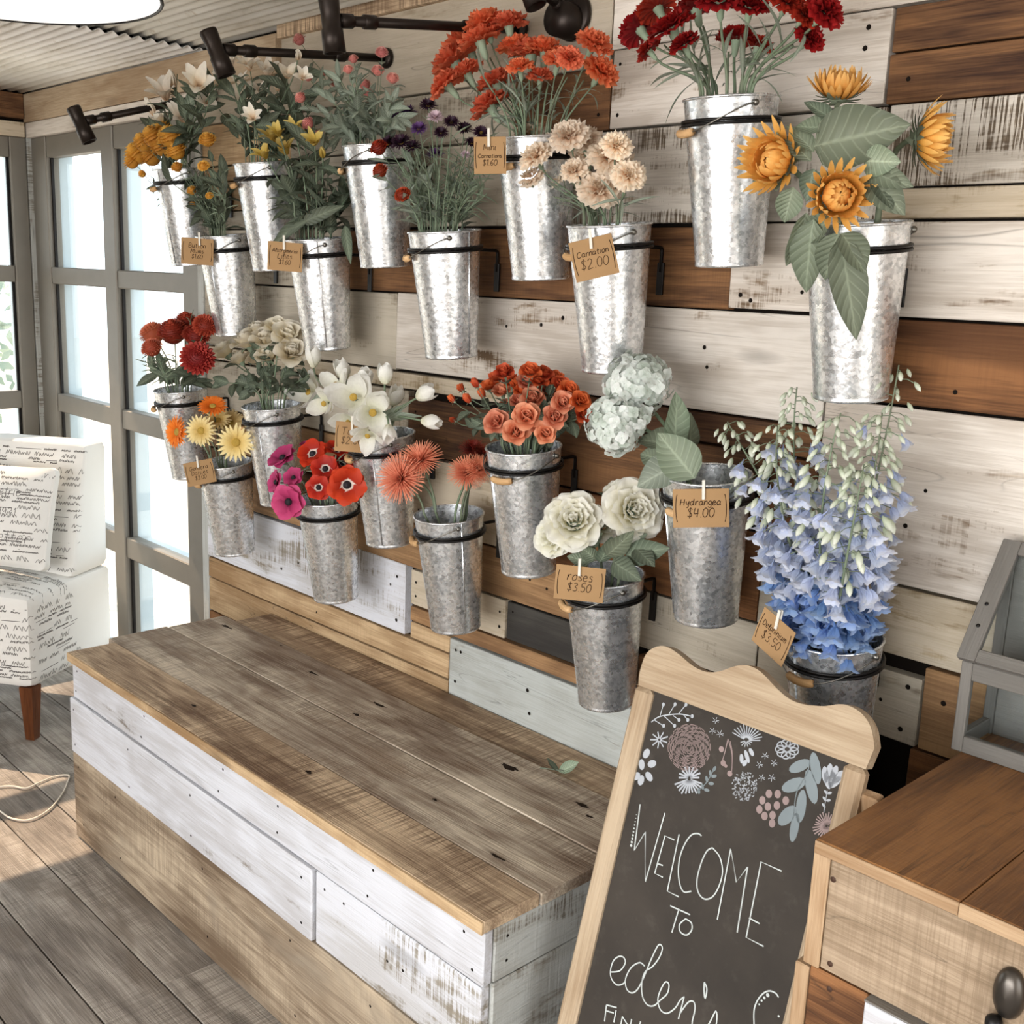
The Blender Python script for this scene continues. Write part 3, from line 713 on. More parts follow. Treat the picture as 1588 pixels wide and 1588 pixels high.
sb('stile', 0.0, ix0, 0.0, iv - 0.001, -0.022, 0.003, W_('palepine', 'y'), 0.007); sb('stile', ix1, SW, 0.0, iv - 0.001, -0.022, 0.003, W_('palepine', 'y'), 0.007)
sb('bottom_rail', ix0, ix1, 0.10, 0.15, -0.022, 0.0, W_('palepine'))
def slate():
    g = G('chalkboard_slate'); v = g.obj(False); n = g.noise(v, 5, 5, 0.6); d = g.noise(v, 26, 5, 0.7)
    col = g.ramp(n, [(0.3, lin('332f2b')), (0.7, lin('453f39'))])
    col = g.mix(g.ramp(d, [(0.55, 0.0), (0.8, 0.12)]), col, lin('8a837b'))
    g.bsdf(col, 0.8, 0, None, 0.2); return g.mat
sb('slate_panel', ix0 - 0.004, ix1 + 0.004, 0.15, iv + 0.004, -0.014, -0.009, slate(), 0.0005)
# rear legs swing back from the top
hv = iv - 0.03
def rleg(u0, u1):
    a = Vector((u0, hv, -0.024)); Rw = SR.inverted()
    top_w = SO + SR @ a; foot = Vector((top_w.x, top_w.y + 0.20, 0.0))
    d = Rw @ (foot - top_w); L = d.length
    xq = Vector((1, 0, 0)); y = d.normalized(); z = xq.cross(y)
    R = Matrix(((xq.x, y.x, z.x), (xq.y, y.y, z.y), (xq.z, y.z, z.z)))
    return ob('rear_leg', box_mesh(0, u1 - u0, 0, L, -0.022, 0.0, W_('pine', 'y'), 0.003, 0, 'rear_leg'), sign, mat=M4(R, a))
rleg(0.0, 0.035); rleg(SW - 0.012, SW + 0.026)
# chalk strokes
class Chalk:
    def __init__(s): s.M = MB()
    def line(s, pts, w, smooth=True):
        P = catmull(pts, 5) if smooth and len(pts) > 2 else [Vector(p) for p in pts]
        n = len(P); vs = []
        for i in range(n):
            t = P[min(i + 1, n - 1)] - P[max(i - 1, 0)]; t = t.normalized() if t.length > 1e-9 else Vector((1, 0, 0))
            q = Vector((-t.y, t.x, 0)) * (w / 2); vs += [P[i] + q, P[i] - q]
        s.M.add(vs, [(2 * i, 2 * i + 1, 2 * i + 3, 2 * i + 2) for i in range(n - 1)])
    def blob(s, c, rx, ry, ang=0.0, n=14):
        c = Vector(c); s.M.add([c + Vector((rx * cos(2 * pi * i / n) * cos(ang) - ry * sin(2 * pi * i / n) * sin(ang), rx * cos(2 * pi * i / n) * sin(ang) + ry * sin(2 * pi * i / n) * cos(ang), 0)) for i in range(n)], [tuple(range(n))])
LZ = -0.0084
def S7(x, y): return onsign(800 + x * .2519, 1188 + y * .2519, LZ)
def SD(x, y): return onsign(960 + x * .2267, 1070 + y * .2267, LZ)
def S3(x, y): return onsign(880 + x * .2519, 1380 + y * .2519, LZ)
ch = Chalk(); wt = 0.0023
for s in ([(765, 235), (728, 520), (797, 405), (797, 712), (917, 290)], [(975, 455), (918, 430), (855, 660), (905, 685)], [(870, 600), (905, 612)], [(1005, 420), (932, 770), (1003, 805)],
          [(1240, 945), (1322, 510), (1357, 715), (1427, 620), (1362, 1025)], [(1636, 647), (1510, 590), (1418, 1055), (1525, 1110)], [(1435, 935), (1500, 970)], [(950, 860), (1072, 915)], [(1003, 882), (960, 1025)]):
    ch.line([S7(*q) for q in s], wt, False)
for s in ([(1143, 430), (1120, 415), (1080, 425), (1040, 480), (1010, 560), (1000, 650), (1010, 730), (1035, 775), (1080, 770)],
          [(1210, 503), (1255, 560), (1272, 650), (1250, 740), (1210, 805), (1160, 818), (1122, 775), (1115, 700), (1140, 600), (1175, 525), (1210, 503)],
          [(1045, 940), (1080, 965), (1082, 1010), (1050, 1040), (1012, 1020), (1008, 975), (1045, 940)],
          [(588, 1268), (640, 1260), (672, 1215), (665, 1180), (635, 1172), (600, 1200), (582, 1262), (590, 1312), (622, 1347), (660, 1340), (675, 1318)],
          [(793, 1232), (762, 1210), (710, 1240), (675, 1310), (682, 1372), (715, 1396), (752, 1370), (792, 1290), (833, 1190), (878, 1102), (902, 1120), (882, 1180), (840, 1235), (795, 1268), (775, 1340), (780, 1420), (810, 1470), (850, 1475), (890, 1440), (932, 1400), (942, 1345), (920, 1330), (890, 1380), (874, 1440), (890, 1500), (930, 1522), (980, 1490), (1012, 1440), (1038, 1420)],
          [(1036, 1420), (1018, 1490), (1000, 1558)], [(1008, 1525), (1060, 1455), (1095, 1452), (1102, 1500), (1085, 1590), (1110, 1660)],
          [(1110, 1660), (1180, 1600), (1232, 1508), (1232, 1600), (1190, 1690)]):
    ch.line([S7(*q) for q in s], wt)
ch.line([S7(1160, 1330), S7(1176, 1372), S7(1165, 1430), S7(1158, 1380), S7(1160, 1332)], 0.0025)
for s in ([(240, 710), (228, 810)], [(240, 708), (303, 725)], [(240, 745), (285, 758)], [(300, 740), (285, 815)], [(338, 780), (325, 850)], [(338, 780), (382, 850)], [(395, 795), (382, 860)], [(450, 810), (430, 880)]):
    ch.line([S3(*q) for q in s], wt, False)
ch.line([S3(*q) for q in ((1150, 860), (1148, 750), (1165, 690), (1200, 642), (1240, 622), (1280, 635), (1300, 662))], wt)
for q, r in (((1233, 648), .0030), ((1212, 665), .0022), ((1195, 682), .0018), ((1180, 705), .0014), ((1300, 778), .0018)): ch.blob(S3(*q), r, r)
for k in range(10): ch.blob(S7(742 - 3.6 * k, 300 + 21 * k), .0008 + .00018 * k, .0008 + .00018 * k)
ob('chalk_lettering', ch.M.mesh('chalk_lettering', plain('white_chalk', 'c3c8c6', 0.95, 0, 0.05, 0.1), False), sign)
CHALKS = []
def motif(nm, h):
    C = Chalk(); CHALKS.append((nm, C, h)); return C
HW, HB, HP = 'aeb2b8', '7f888b', '978582'
def rays(C, c, r0, r1, a0, a1, n, w, sq=1.0):
    for i in range(n):
        a = radians(a0 + (a1 - a0) * i / max(1, n - 1)); q = rnd(.85, 1.05)
        C.line([SD(c[0] + r0 * cos(a), c[1] - r0 * sin(a) * sq), SD(c[0] + r1 * q * cos(a), c[1] - r1 * q * sin(a) * sq)], w, False)
cw_ = motif('chalk_branch_drawing', HW)
cw_.line([SD(*q) for q in ((220, 220), (270, 185), (340, 170), (420, 165), (495, 180))], .002)
for a, b in (((280, 180), (303, 100)), ((340, 168), (383, 98)), ((410, 160), (458, 100)), ((440, 168), (470, 205)), ((370, 175), (410, 205)), ((310, 180), (380, 245)), ((240, 205), (305, 245)), ((480, 178), (500, 180))):
    cw_.line([SD(*a), SD(*b)], .0016, False); cw_.blob(SD(*b), .003, .0035)
cp_ = motif('chalk_ranunculus_drawing', HP)
for k in range(19):                                   # the ranunculus: nested broken arcs
    r = 14 + k * 7.3; n = max(3, int(r / 10)); ph = rnd(0, 6)
    for j in range(n):
        a0 = ph + 2 * pi * j / n; a1 = a0 + 2 * pi / n * rnd(.65, .85)
        cp_.line([SD(480 + r * 1.0 * cos(a0 + (a1 - a0) * i / 4), 395 + r * 1.1 * sin(a0 + (a1 - a0) * i / 4)) for i in range(5)], .0010, False)
cw_ = motif('chalk_daisy_drawing', HW)
for (x, y, a) in ((187, 435, 1.2), (225, 505, .6), (205, 592, -.5), (150, 618, 1.4), (155, 510, 1.9), (118, 590, .8)): cw_.blob(SD(x, y), .0095, .0065, a)
cw_ = motif('chalk_star_flower_drawing', HW)
rays(cw_, (275, 340), 8, 60, 20, 340, 9, .0024)
cw_ = motif('chalk_fan_flower_drawing', HW)
rays(cw_, (870, 345), 18, 110, 0, 150, 13, .0016); rays(cw_, (870, 345), 10, 45, 200, 340, 6, .0014)
cw_ = motif('chalk_feather_flower_drawing', HW)
rays(cw_, (480, 600), 8, 80, 0, 180, 9, .003); rays(cw_, (480, 610), 10, 110, 200, 340, 11, .003)
cb_ = motif('chalk_twig_drawing', HB)
cb_.line([SD(530, 700), SD(600, 630), SD(655, 530)], .0015)
for (x, y, a) in ((545, 690, 2.0), (600, 685, .2), (570, 660, 2.2), (630, 640, .3), (600, 610, 2.1), (650, 590, .5), (625, 570, 2.0), (652, 540, 1.2)): cb_.blob(SD(x, y), .0055, .0028, a)
cw_ = motif('chalk_dandelion_drawing', HW)
for k in range(150):
    a = rnd(0, 2 * pi); r = sqrt(rnd(0, 1)); x, y = 858 + 88 * r * cos(a), 655 + 102 * r * sin(a); b = rnd(0, pi)
    cw_.line([SD(x, y), SD(x + 13 * cos(b), y + 13 * sin(b))], .0013, False)
cp_ = motif('chalk_bud_drawing', HP)
for P in ([(745, 335), (725, 420), (705, 490)], [(745, 335), (772, 440), (770, 560)], [(760, 350), (775, 440), (772, 540)]): cp_.line([SD(*q) for q in P], .0016)
for q, r in (((712, 500), .005), ((757, 572), .005), ((700, 405), .005), ((730, 520), .003)): cp_.blob(SD(*q), r, r)
cw_ = motif('chalk_tulip_drawing', HW)
for (x, y, a, rx) in ((838, 470, 1.9, .008), (875, 455, 2.2, .011), (905, 425, 2.4, .007), (860, 500, 1.2, .006)): cw_.blob(SD(x, y), rx, .0038, a)
cw_ = motif('chalk_round_flower_drawing', HW)
for k in range(9):
    a = radians(20 + 40 * k); c = (1150 + 50 * cos(a), 405 - 42 * sin(a)); cw_.line([SD(c[0] + 30 * cos(b), c[1] + 24 * sin(b)) for b in [2 * pi * i / 10 for i in range(11)]], .0018)
cb_ = motif('chalk_leaf_branch_drawing', HB)
for (x, y, rx, ry, a) in ((1235, 520, 66, 28, 40), (1345, 535, 80, 28, -65), (1195, 650, 74, 32, 38), (1315, 660, 86, 32, -62), (1245, 795, 85, 28, -84), (1150, 860, 68, 34, 60), (1200, 940, 76, 24, -87)):
    k = .2267 / 600; cb_.blob(SD(x, y), rx * .00031, ry * .00031, radians(a))
cb_.line([SD(*q) for q in ((1310, 450), (1290, 560), (1215, 700), (1195, 860))], .0014)
cp_ = motif('chalk_berry_drawing', HP)
for q in ((1025, 710), (1085, 712), (980, 755), (1140, 757), (1080, 790), (1018, 798), (960, 817), (1050, 857), (995, 862), (1047, 912)): cp_.blob(SD(*q), .0058, .0068)
cw_ = motif('chalk_crocus_drawing', HW)
for (x, y, a) in ((1410, 580, 1.9), (1440, 560, 1.7), (1470, 570, 1.4), (1500, 595, 1.1), (1425, 620, 2.1), (1480, 630, 1.0), (1455, 615, 1.57)): cw_.blob(SD(x, y), .013, .0055, a)
cw_ = motif('chalk_sprig_drawing', HW)
cw_.line([SD(1400, 840), SD(1410, 770), SD(1425, 690)], .0012)
for (x, y, a) in ((1400, 790, 2.6), (1432, 755, .5), (1405, 745, 2.6), (1440, 705, .5), (1415, 700, 2.5)): cw_.blob(SD(x, y), .004, .002, a)
cp_ = motif('chalk_thistle_drawing', HP)
rays(cp_, (1420, 930), 8, 95, 40, 320, 22, .002)
cw_ = motif('chalk_faint_flower_drawing', HW)
for c in ((960, 510), (1060, 500), (975, 600), (1045, 600), (1000, 450), (660, 210), (640, 280), (690, 300)): rays(cw_, c, 4, 26, 0, 330, 6, .0009)
for nm, C, h in CHALKS:
    o = ob(nm, C.M.mesh(nm, plain('chalk_' + h, h, 0.95, 0, 0.1, 0.1), False), sign); o['kind'] = 'stuff'

# ------------------------------------------------------------------ lamps
def lamp(flange, head, axis, label, disc=0.03, cup=False):
    F = Vector(flange); H = Vector(head)
    root = thing('wall_lamp', F, label, 'wall lamp', 'iron pipe lamps on the plank wall')
    M = MB(); lathe(M, [(0, 0.012), (disc * .9, 0.010), (disc, 0.006), (disc, 0.0)], 24)
    ob('flange', M.mesh('flange', PIPE), root, mat=M4(Matrix.Rotation(pi / 2, 3, 'X'), (0, 0, 0)))
    if cup:
        M = MB(); lathe(M, [(0, 0.05), (disc * .72, 0.048), (disc * .74, 0.0)], 24)
        ob('cup', M.mesh('cup', PIPE), root, mat=M4(Matrix.Rotation(pi / 2, 3, 'X'), (0, -0.008, -0.012)))
    d = (H - F); L = d.length; u = d.normalized()
    M = MB(); tube(M, [u * 0.008, u * (L - 0.02)], 0.0105, 12); ob('arm', M.mesh('arm', PIPE), root)
    for t in (0.3, 0.82, 0.93):
        M = MB(); a = u * L * t; tube(M, [a - u * .016, a - u * .014, a + u * .014, a + u * .016], [.011, .0145, .0145, .011], 12); ob('coupling', M.mesh('coupling', PIPE), root)
    ax = Vector(axis).normalized(); c = H - F
    M = MB(); prof = [(0.0, -.045), (.020, -.045), (.0215, -.040), (.0195, -.012), (.0195, .015), (.022, .018), (.0235, .062), (.021, .062), (.019, .03), (0, .03)]
    lathe(M, prof, 20); ob('lamp_head', M.mesh('lamp_head', PIPE), root, mat=M4(frame(ax), c))
lamp((-2.478, -0.018, 2.275), (-2.478, -0.52, 2.215), (0.25, 0.35, -1), 'black pipe lamp over the pink globe flowers', 0.026)
lamp((-1.97, -0.018, 2.283), (-1.97, -0.545, 2.208), (0.05, 0.12, -1), 'black pipe lamp reaching out behind the orange carnations', 0.026)
lamp((-3.40, -0.018, 2.262), (-3.40, -0.46, 2.125), (0.3, 0.35, -1), 'black pipe lamp in front of the window beam', 0.026)
lamp((-1.80, -0.018, 2.288), (-1.80, -0.17, 2.335), (0.45, 0.2, -1), 'short pipe lamp with a round black wall plate', 0.052, True)

# big drum shade under the ceiling
sc_ = Vector((-2.235, -1.115, 0)); sr = 0.305
shade = thing('drum_ceiling_lamp', (sc_.x, sc_.y, 2.2), 'large white drum ceiling lamp near the corrugated ceiling', 'ceiling lamp')
M = MB(); lathe(M, [(sr, 0.0), (sr, 0.16), (sr - 0.004, 0.16), (sr - 0.004, 0.0)], 56); ob('lamp_shade', M.mesh('lamp_shade', plain('white_linen', 'ece8e2', .9, 0, .02)), shade)
M = MB(); lathe(M, [(0.0, 0.0), (sr - 0.005, 0.0), (sr - 0.005, 0.004), (0.0, 0.004)], 56); ob('diffuser', M.mesh('diffuser', emit('lit_diffuser', (1, 0.97, 0.93, 1), 1.6)), shade, (0, 0, 0.004))
M = MB(); tube(M, [(sr * cos(a) , sr * sin(a), 0.0) for a in [2 * pi * i / 56 for i in range(56)]], 0.003, 6, True); ob('rim_wire', M.mesh('rim_wire', BLACK), shade)
bulb = bpy.data.lights.new('bulb', 'POINT'); bulb.energy = 26; bulb.shadow_soft_size = 0.09; bulb.color = (1.0, 0.95, 0.88)
bo = bpy.data.objects.new('bulb', bulb); COL.objects.link(bo); bo.parent = shade; bo.location = (0, 0, 0.10)
M = MB(); tube(M, [(0, 0, 0.008), (0, 0, ZC - 2.2 - 0.03)], 0.01, 10); lathe(M, [(0.07, ZC - 2.2 - 0.035), (0.07, ZC - 2.2 - 0.012)], 24); ob('ceiling_rod', M.mesh('ceiling_rod', BLACK), shade)

# white cord on the floor
M = MB(); cpts = [atz(x, y, 0.005) for x, y in ((-30, 1228), (0, 1220), (20, 1219), (40, 1222), (62, 1213), (85, 1204), (106, 1202), (105, 1212), (97, 1230), (80, 1252), (60, 1266), (38, 1272), (15, 1268), (0, 1258), (-25, 1245))]
tube(M, catmull(cpts, 6), 0.0028, 6)
tag(ob('power_cord', M.mesh('power_cord', plain('cream_cord', 'e2d8c8', .6))), 'thin white power cord looped on the floor by the bench', 'cord')
# ------------------------------------------------------------------ handwriting
GL = {
 'A': [[(0,0),(2,6),(4,0)],[(1,2),(3,2)]], 'B': [[(0,0),(0,6),(2.4,6),(3,4.6),(2,3.2),(0,3)],[(2,3.2),(3.6,1.8),(2.6,0),(0,0)]],
 'C': [[(4,5),(3,6),(1,5.6),(0,3),(.6,.6),(2.4,0),(4,1)]], 'D': [[(0,0),(0,6),(2,5.6),(3.6,3.4),(2.6,.8),(0,0)]],
 'G': [[(4,5),(2.6,6),(.8,5),(0,3),(.8,.6),(2.6,0),(4,1.2),(4,2.8),(2.4,2.8)]], 'H': [[(0,0),(.3,6)],[(3.4,0),(3.7,6)],[(-.4,3.2),(4.2,3.2)]],
 'L': [[(.4,6),(0,0),(3.4,0)]], 'M': [[(0,0),(.6,6),(2.4,1.6),(4.2,6),(4.8,0)]], 'T': [[(-.2,6),(4.2,6)],[(2,6),(1.8,0)]],
 'a': [[(3,3.4),(1.6,4),(.2,2.6),(.4,.6),(1.8,.2),(3,2),(3.1,3.8),(3,1),(3.8,.2)]], 'b': [[(.3,6),(0,.4),(1.8,0),(3,1.8),(2.2,3.8),(.3,2.6)]],
 'c': [[(2.8,3.2),(1.6,4),(.2,2.4),(.6,.4),(2,0),(3,.8)]], 'd': [[(3,3.2),(1.6,4),(.2,2.2),(.8,.2),(2.4,.6),(3.2,3),(3.4,6.2),(3.2,1),(4,.2)]],
 'e': [[(.3,2),(2.6,2.4),(2.4,3.8),(1.2,4),(.2,2.4),(.6,.4),(2,0),(3.2,.8)]], 'g': [[(3,3.4),(1.6,4),(.2,2.4),(1,.6),(2.6,1.2),(3,3.6),(2.8,-1.6),(1.2,-2.2),(.2,-1.2)]],
 'h': [[(.4,6),(0,0),(.4,2.6),(1.8,4),(2.8,3),(2.8,0)]], 'i': [[(.6,4),(.5,.4),(1.2,0)],[(.7,5.4),(.8,5.7)]], 'j': [[(1,4),(.8,-1.4),(-.4,-2)],[(1,5.4),(1.1,5.7)]],
 'l': [[(.3,1),(1.4,5),(.9,6.2),(.3,4.6),(.4,.6),(1.4,0)]], 'm': [[(.2,4),(0,0),(.4,3),(1.4,4),(2,3),(1.9,0),(2.4,3),(3.4,4),(4,3),(3.9,0)]],
 'n': [[(.2,4),(0,0),(.5,3),(1.8,4),(2.7,3),(2.7,0)]], 'o': [[(1.6,4),(.2,2.6),(.5,.4),(1.8,0),(3,1.6),(2.6,3.6),(1.6,4),(3.2,3.6)]],
 'p': [[(.3,4),(0,-2.2)],[(.2,2.8),(1.8,4),(3,2.4),(2,.4),(.2,.8)]], 'r': [[(.3,4),(.2,0),(.6,2.8),(1.8,4),(2.6,3.6)]],
 's': [[(2.4,3.6),(1.2,4),(.5,3),(2.2,1.6),(2,.2),(.2,.2)]], 't': [[(1.2,5.6),(1,.6),(2,0)],[(0,4),(2.4,4)]], 'u': [[(.2,4),(.3,.8),(1.4,0),(2.6,1.4),(2.8,4),(2.8,.4),(3.4,0)]],
 'y': [[(.2,4),(.5,1.6),(1.6,1.2),(2.8,3),(3,4),(2.4,-1.4),(1,-2.2)]], ' ': [],
 '0': [[(1.6,6),(.2,4.4),(.2,1.4),(1.6,0),(3,1.6),(3,4.6),(1.6,6)]], '1': [[(.4,4.8),(1.2,6),(1.1,0)]], '2': [[(.2,4.8),(1.4,6),(2.8,4.8),(2.2,3),(.2,0),(3.4,.2)]],
 '3': [[(.3,5.4),(1.8,6),(2.8,4.8),(1.4,3.2),(3,2),(2.2,.2),(.2,.4)]], '4': [[(.6,6),(.2,2.4),(3,2.6)],[(2.6,5.6),(2.2,0)]], '5': [[(3,6),(.6,6),(.4,3.6),(2.4,3.4),(2.8,1.2),(1.4,0),(.2,.6)]],
 '6': [[(2.4,6),(.6,3.6),(.3,1.2),(1.6,0),(2.8,1.2),(2.2,2.8),(.5,2)]], '9': [[(2.8,4.8),(1.6,6),(.4,4.6),(1.4,3.2),(2.8,4.6),(2.4,0)]], '.': [[(.4,0),(.7,.2)]],
 '$': [[(3,5),(1.6,5.6),(.4,4.6),(2.8,1.6),(1.6,.4),(.2,1)],[(1.6,6.6),(1.6,-.6)]],
}
def text_strokes(txt, h):
    """strokes of a line of handwriting, cap height h, and its width"""
    k = h / 6.0; x = 0.0; out = []
    for c in txt:
        gl = GL.get(c, [])
        wd = max([p[0] for s in gl for p in s], default=1.8)
        for s in gl: out.append([Vector((x + (p[0] + 0.12 * p[1]) * k, p[1] * k, 0)) for p in s])
        x += (wd + 1.0) * k
    return out, x

# ------------------------------------------------------------------ armless chair
def fabric():
    g = G('script_print_linen'); v = g.obj(False)
    n = g.noise(v, 300, 2); b = g.noise(v, 5, 3)
    col = g.mix(g.math('MULTIPLY', b, 0.4), lin('e9e7e2'), lin('d5d1c8'))
    g.bsdf(col, 0.9, 0, g.bump(n, 0.15, 0.001), 0.15); return g.mat
LINEN = fabric(); PRINT = plain('faded_black_print', '6a6663', 0.9, 0, 0.1, 0.1)
def softbox(M, hx, hy, hz, r, n=10, crown=0.0, shape=None):
    for ax in range(3):
        for sg in (-1, 1):
            vs = []; gs = []
            for i in range(n + 1):
                for j in range(n + 1):
                    a, b = -1 + 2 * i / n, -1 + 2 * j / n
                    a, b = sin(a * pi / 2) * .35 + a * .65, sin(b * pi / 2) * .35 + b * .65
                    p = [0, 0, 0]; p[ax] = sg; p[(ax + 1) % 3] = a; p[(ax + 2) % 3] = b
                    q = Vector((p[0] * hx, p[1] * hy, p[2] * hz))
                    inn = Vector([max(-h + r, min(h - r, c)) for h, c in zip((hx, hy, hz), q)])
                    d = q - inn
                    q = inn + d.normalized() * r if d.length > 1e-9 else q
                    if crown: q.z += crown * (1 - (q.x / hx) ** 2) * (1 - (q.y / hy) ** 2) * (1 if q.z > 0 else 0)
                    if shape: q = shape(q)
                    vs.append(q)
            fs = []
            for i in range(n):
                for j in range(n):
                    k = i * (n + 1) + j; f = (k, k + n + 1, k + n + 2, k + 1); fs.append(f if sg > 0 else f[::-1])
            M.add(vs, fs)
CF = Vector((-3.843, -0.529, 0)); CS = Vector((-0.563, 0.826, 0)).normalized(); CW = Vector((-CS.y, CS.x, 0))
chair = thing('slipper_chair', CF, 'armless upholstered chair in white script print fabric by the window', 'chair')
CR = Matrix(((CW.x, CS.x, 0), (CW.y, CS.y, 0), (0, 0, 1))); chair.matrix_world = M4(CR, CF)
from mathutils.bvhtree import BVHTree
def print_on(parent, meshes, origin, ux, uy, direction, items, w=0.0022, lift=0.0010):
    """lay strokes given in the plane (origin, ux, uy) onto the meshes along direction"""
    vs = []; fs = []
    for me, off in meshes:
        o = len(vs); vs += [v.co + off for v in me.vertices]; fs += [tuple(i + o for i in p.vertices) for p in me.polygons]
    T = BVHTree.FromPolygons(vs, fs); M = MB(); D = Vector(direction).normalized()
    for s in items:
        P = [];
        for p in (catmull(s, 3) if len(s) > 2 else s):
            q = Vector(origin) + Vector(ux) * p.x + Vector(uy) * p.y
            h = T.ray_cast(q, D)
            if h[0] is not None: P.append((h[0] - D * lift, h[1]))
        if len(P) < 2: continue
        n = len(P); vv = []
        for i in range(n):
            t = P[min(i + 1, n - 1)][0] - P[max(i - 1, 0)][0]
            if t.length < 1e-9: t = Vector(ux)
            q = t.normalized().cross(D).normalized() * (w / 2); vv += [P[i][0] + q, P[i][0] - q]
        M.add(vv, [(2 * i, 2 * i + 1, 2 * i + 3, 2 * i + 2) for i in range(n - 1)])
    o = ob('script_print', M.mesh('script_print', PRINT, False), parent); o['kind'] = 'stuff'; return o
def scribble(width, height, rs, big=None):
    out = []; y = height
    while y > 0:
        h = rs.choice((0.006, 0.008, 0.011, 0.016, 0.022)); y -= h * 1.45; x = rs.uniform(0, .03)
        if y < 0: break
        while x < width:
            L = rs.uniform(.03, .11)
            if rs.random() < .7:
                P = []; n = int(L / (h * .34))
                for i in range(n):
                    P.append(Vector((x + i * h * .34 + h * .12 * sin(i * 2.1), y + (h * rs.uniform(.5, 1.0) if i % 2 else rs.uniform(-.1, .1) * h), 0)))
                if len(P) > 2: out.append(P)
            elif rs.random() < .5: out.append([Vector((x, y, 0)), Vector((x + L, y + .002, 0))])
            x += L + rs.uniform(.006, .03)
    return out
rs = random.Random(12)
CWID = 0.62
M = MB(); softbox(M, CWID / 2, 0.265, 0.172, 0.03, 12, 0.03); seat_me = M.mesh('seat', LINEN)
seat = ob('seat', seat_me, chair, (CWID / 2, 0.265, 0.372))
def bshape(q):   # back leans: front face moves back with height
    t = (q.z + 0.25) / 0.5; yf = 0.27 + 0.13 * t; yr = 0.52 + 0.02 * t; s = (q.y / 0.12 + 1) / 2
    return Vector((q.x * (1 - 0.015 * t), yf + (yr - yf) * s, q.z))
M = MB(); softbox(M, CWID / 2 - 0.002, 0.12, 0.25, 0.03, 12, 0, bshape); back_me = M.mesh('backrest', LINEN)
backr = ob('backrest', back_me, chair, (CWID / 2, 0.0, 0.79))
for (x, y, dx, dy) in ((0.03, 0.03, -.0, 0), (CWID - 0.03, 0.03, 0, 0), (0.03, 0.49, 0, .0), (CWID - 0.03, 0.49, 0, .0)):
    M = MB(); vs = []
    for z, r in ((0.0, 0.017), (0.205, 0.027)):
        vs += [(-r, -r, z), (r, -r, z), (r, r, z), (-r, r, z)]
    M.add(vs, [(3, 2, 1, 0), (4, 5, 6, 7), (0, 1, 5, 4), (1, 2, 6, 5), (2, 3, 7, 6), (3, 0, 4, 7)]); ob('leg', M.mesh('leg', W_('chairleg', 'z'), False), chair, (x, y, 0))
SM = [(seat_me, Vector((CWID / 2, 0.265, 0.372)))]; BM = [(back_me, Vector((CWID / 2, 0, 0.79)))]
print_on(chair, SM, (CWID, -0.2, 0.21), (-1, 0, 0), (0, 0, 1), (0, 1, 0), scribble(CWID, .31, rs))
print_on(chair, SM, (-0.2, 0.03, 0.21), (0, 1, 0), (0, 0, 1), (1, 0, 0), scribble(.22, .3, rs), 0.0018)
print_on(chair, SM, (CWID, 0.02, 0.9), (-1, 0, 0), (0, 1, 0), (0, 0, -1), scribble(CWID, .22, rs))
print_on(chair, BM, (CWID, -0.2, 0.56), (-1, 0, 0), (0, 0, 1), (0, 1, 0), scribble(CWID, .46, rs))
# cushion leaning on the back
cush = thing('cushion', (0, 0, 0), 'white throw cushion printed with grey script on the chair by the window', 'cushion')
CL = Vector((0.27, 0.205, 0.785)); cm = CR @ Matrix.Rotation(radians(-15), 3, 'X')
cush.matrix_world = M4(cm, CF + CR @ CL)
def pshape(q):
    ex = abs(q.x / 0.24); ez = abs(q.z / 0.185); t = max(0.10, (1 - ex ** 4) * (1 - ez ** 4)) ** 0.55
    return Vector((q.x * (1 + .03 * ez ** 3), q.y * t, q.z * (1 + .05 * ex ** 3)))
M = MB(); softbox(M, 0.24, 0.07, 0.185, 0.03, 14, 0, pshape); cme = M.mesh('cushion_cover', LINEN); ob('cushion_cover', cme, cush)
its = scribble(.45, .35, rs)
for txt, x, y, h in (('1931', .29, .17, .035), ('Letter', .27, .08, .04), ('metrie', .26, .25, .03)):
    st, wd = text_strokes(txt, h); its += [[p + Vector((x, y, 0)) for p in s] for s in st]
print_on(cush, [(cme, Vector())], (0.225, -0.3, -0.175), (-1, 0, 0), (0, 0, 1), (0, 1, 0), [[Vector((.44 - p.x, p.y, 0)) if False else p for p in s] for s in its])

# ------------------------------------------------------------------ buckets on ring brackets
BH, BR, BRB = 0.293, 0.0842, 0.0625
def bucket_meshes():
    M = MB(); n = 44
    prof = [(0.0, 0.006), (BRB - 0.003, 0.006), (BRB - 0.001, 0.0), (BRB + 0.0006, 0.0006), (BRB + 0.0009, 0.004), (BRB + 0.0005, 0.0065), (BRB + 0.0003, 0.0085), (BRB + 0.00032, 0.0088), (BRB + 0.00055, 0.012), (BRB + 0.0008, 0.0155)]
    for i in range(1, 9):
        t = (i / 8); prof.append((BRB + (BR - BRB) * t, 0.009 + (BH - 0.012) * t))
    lathe(M, prof, n); outer = M
    prof2 = [(BR - 0.0015, BH - 0.002), (BRB + 0.0018, 0.06), (BRB - 0.003, 0.014), (0, 0.014)]
    lathe(outer, prof2, n)
    M2 = MB(); tube(M2, [(BR * cos(a) * 1.006, BR * sin(a) * 1.006, BH - 0.001) for a in [2 * pi * i / n for i in range(n)]], 0.0026, 7, True)
    M3 = MB()   # side seam
    tube(M3, [((BRB + .0012) * cos(.5), (BRB + .0012) * sin(.5), .01), ((BR + .0008) * cos(.5), (BR + .0008) * sin(.5), BH - .004)], .0016, 5)
    return outer.mesh('bucket_body', GALV), M2.mesh('rim', GALV), M3.mesh('seam', GALV)
BODY, RIM, SEAM = bucket_meshes()
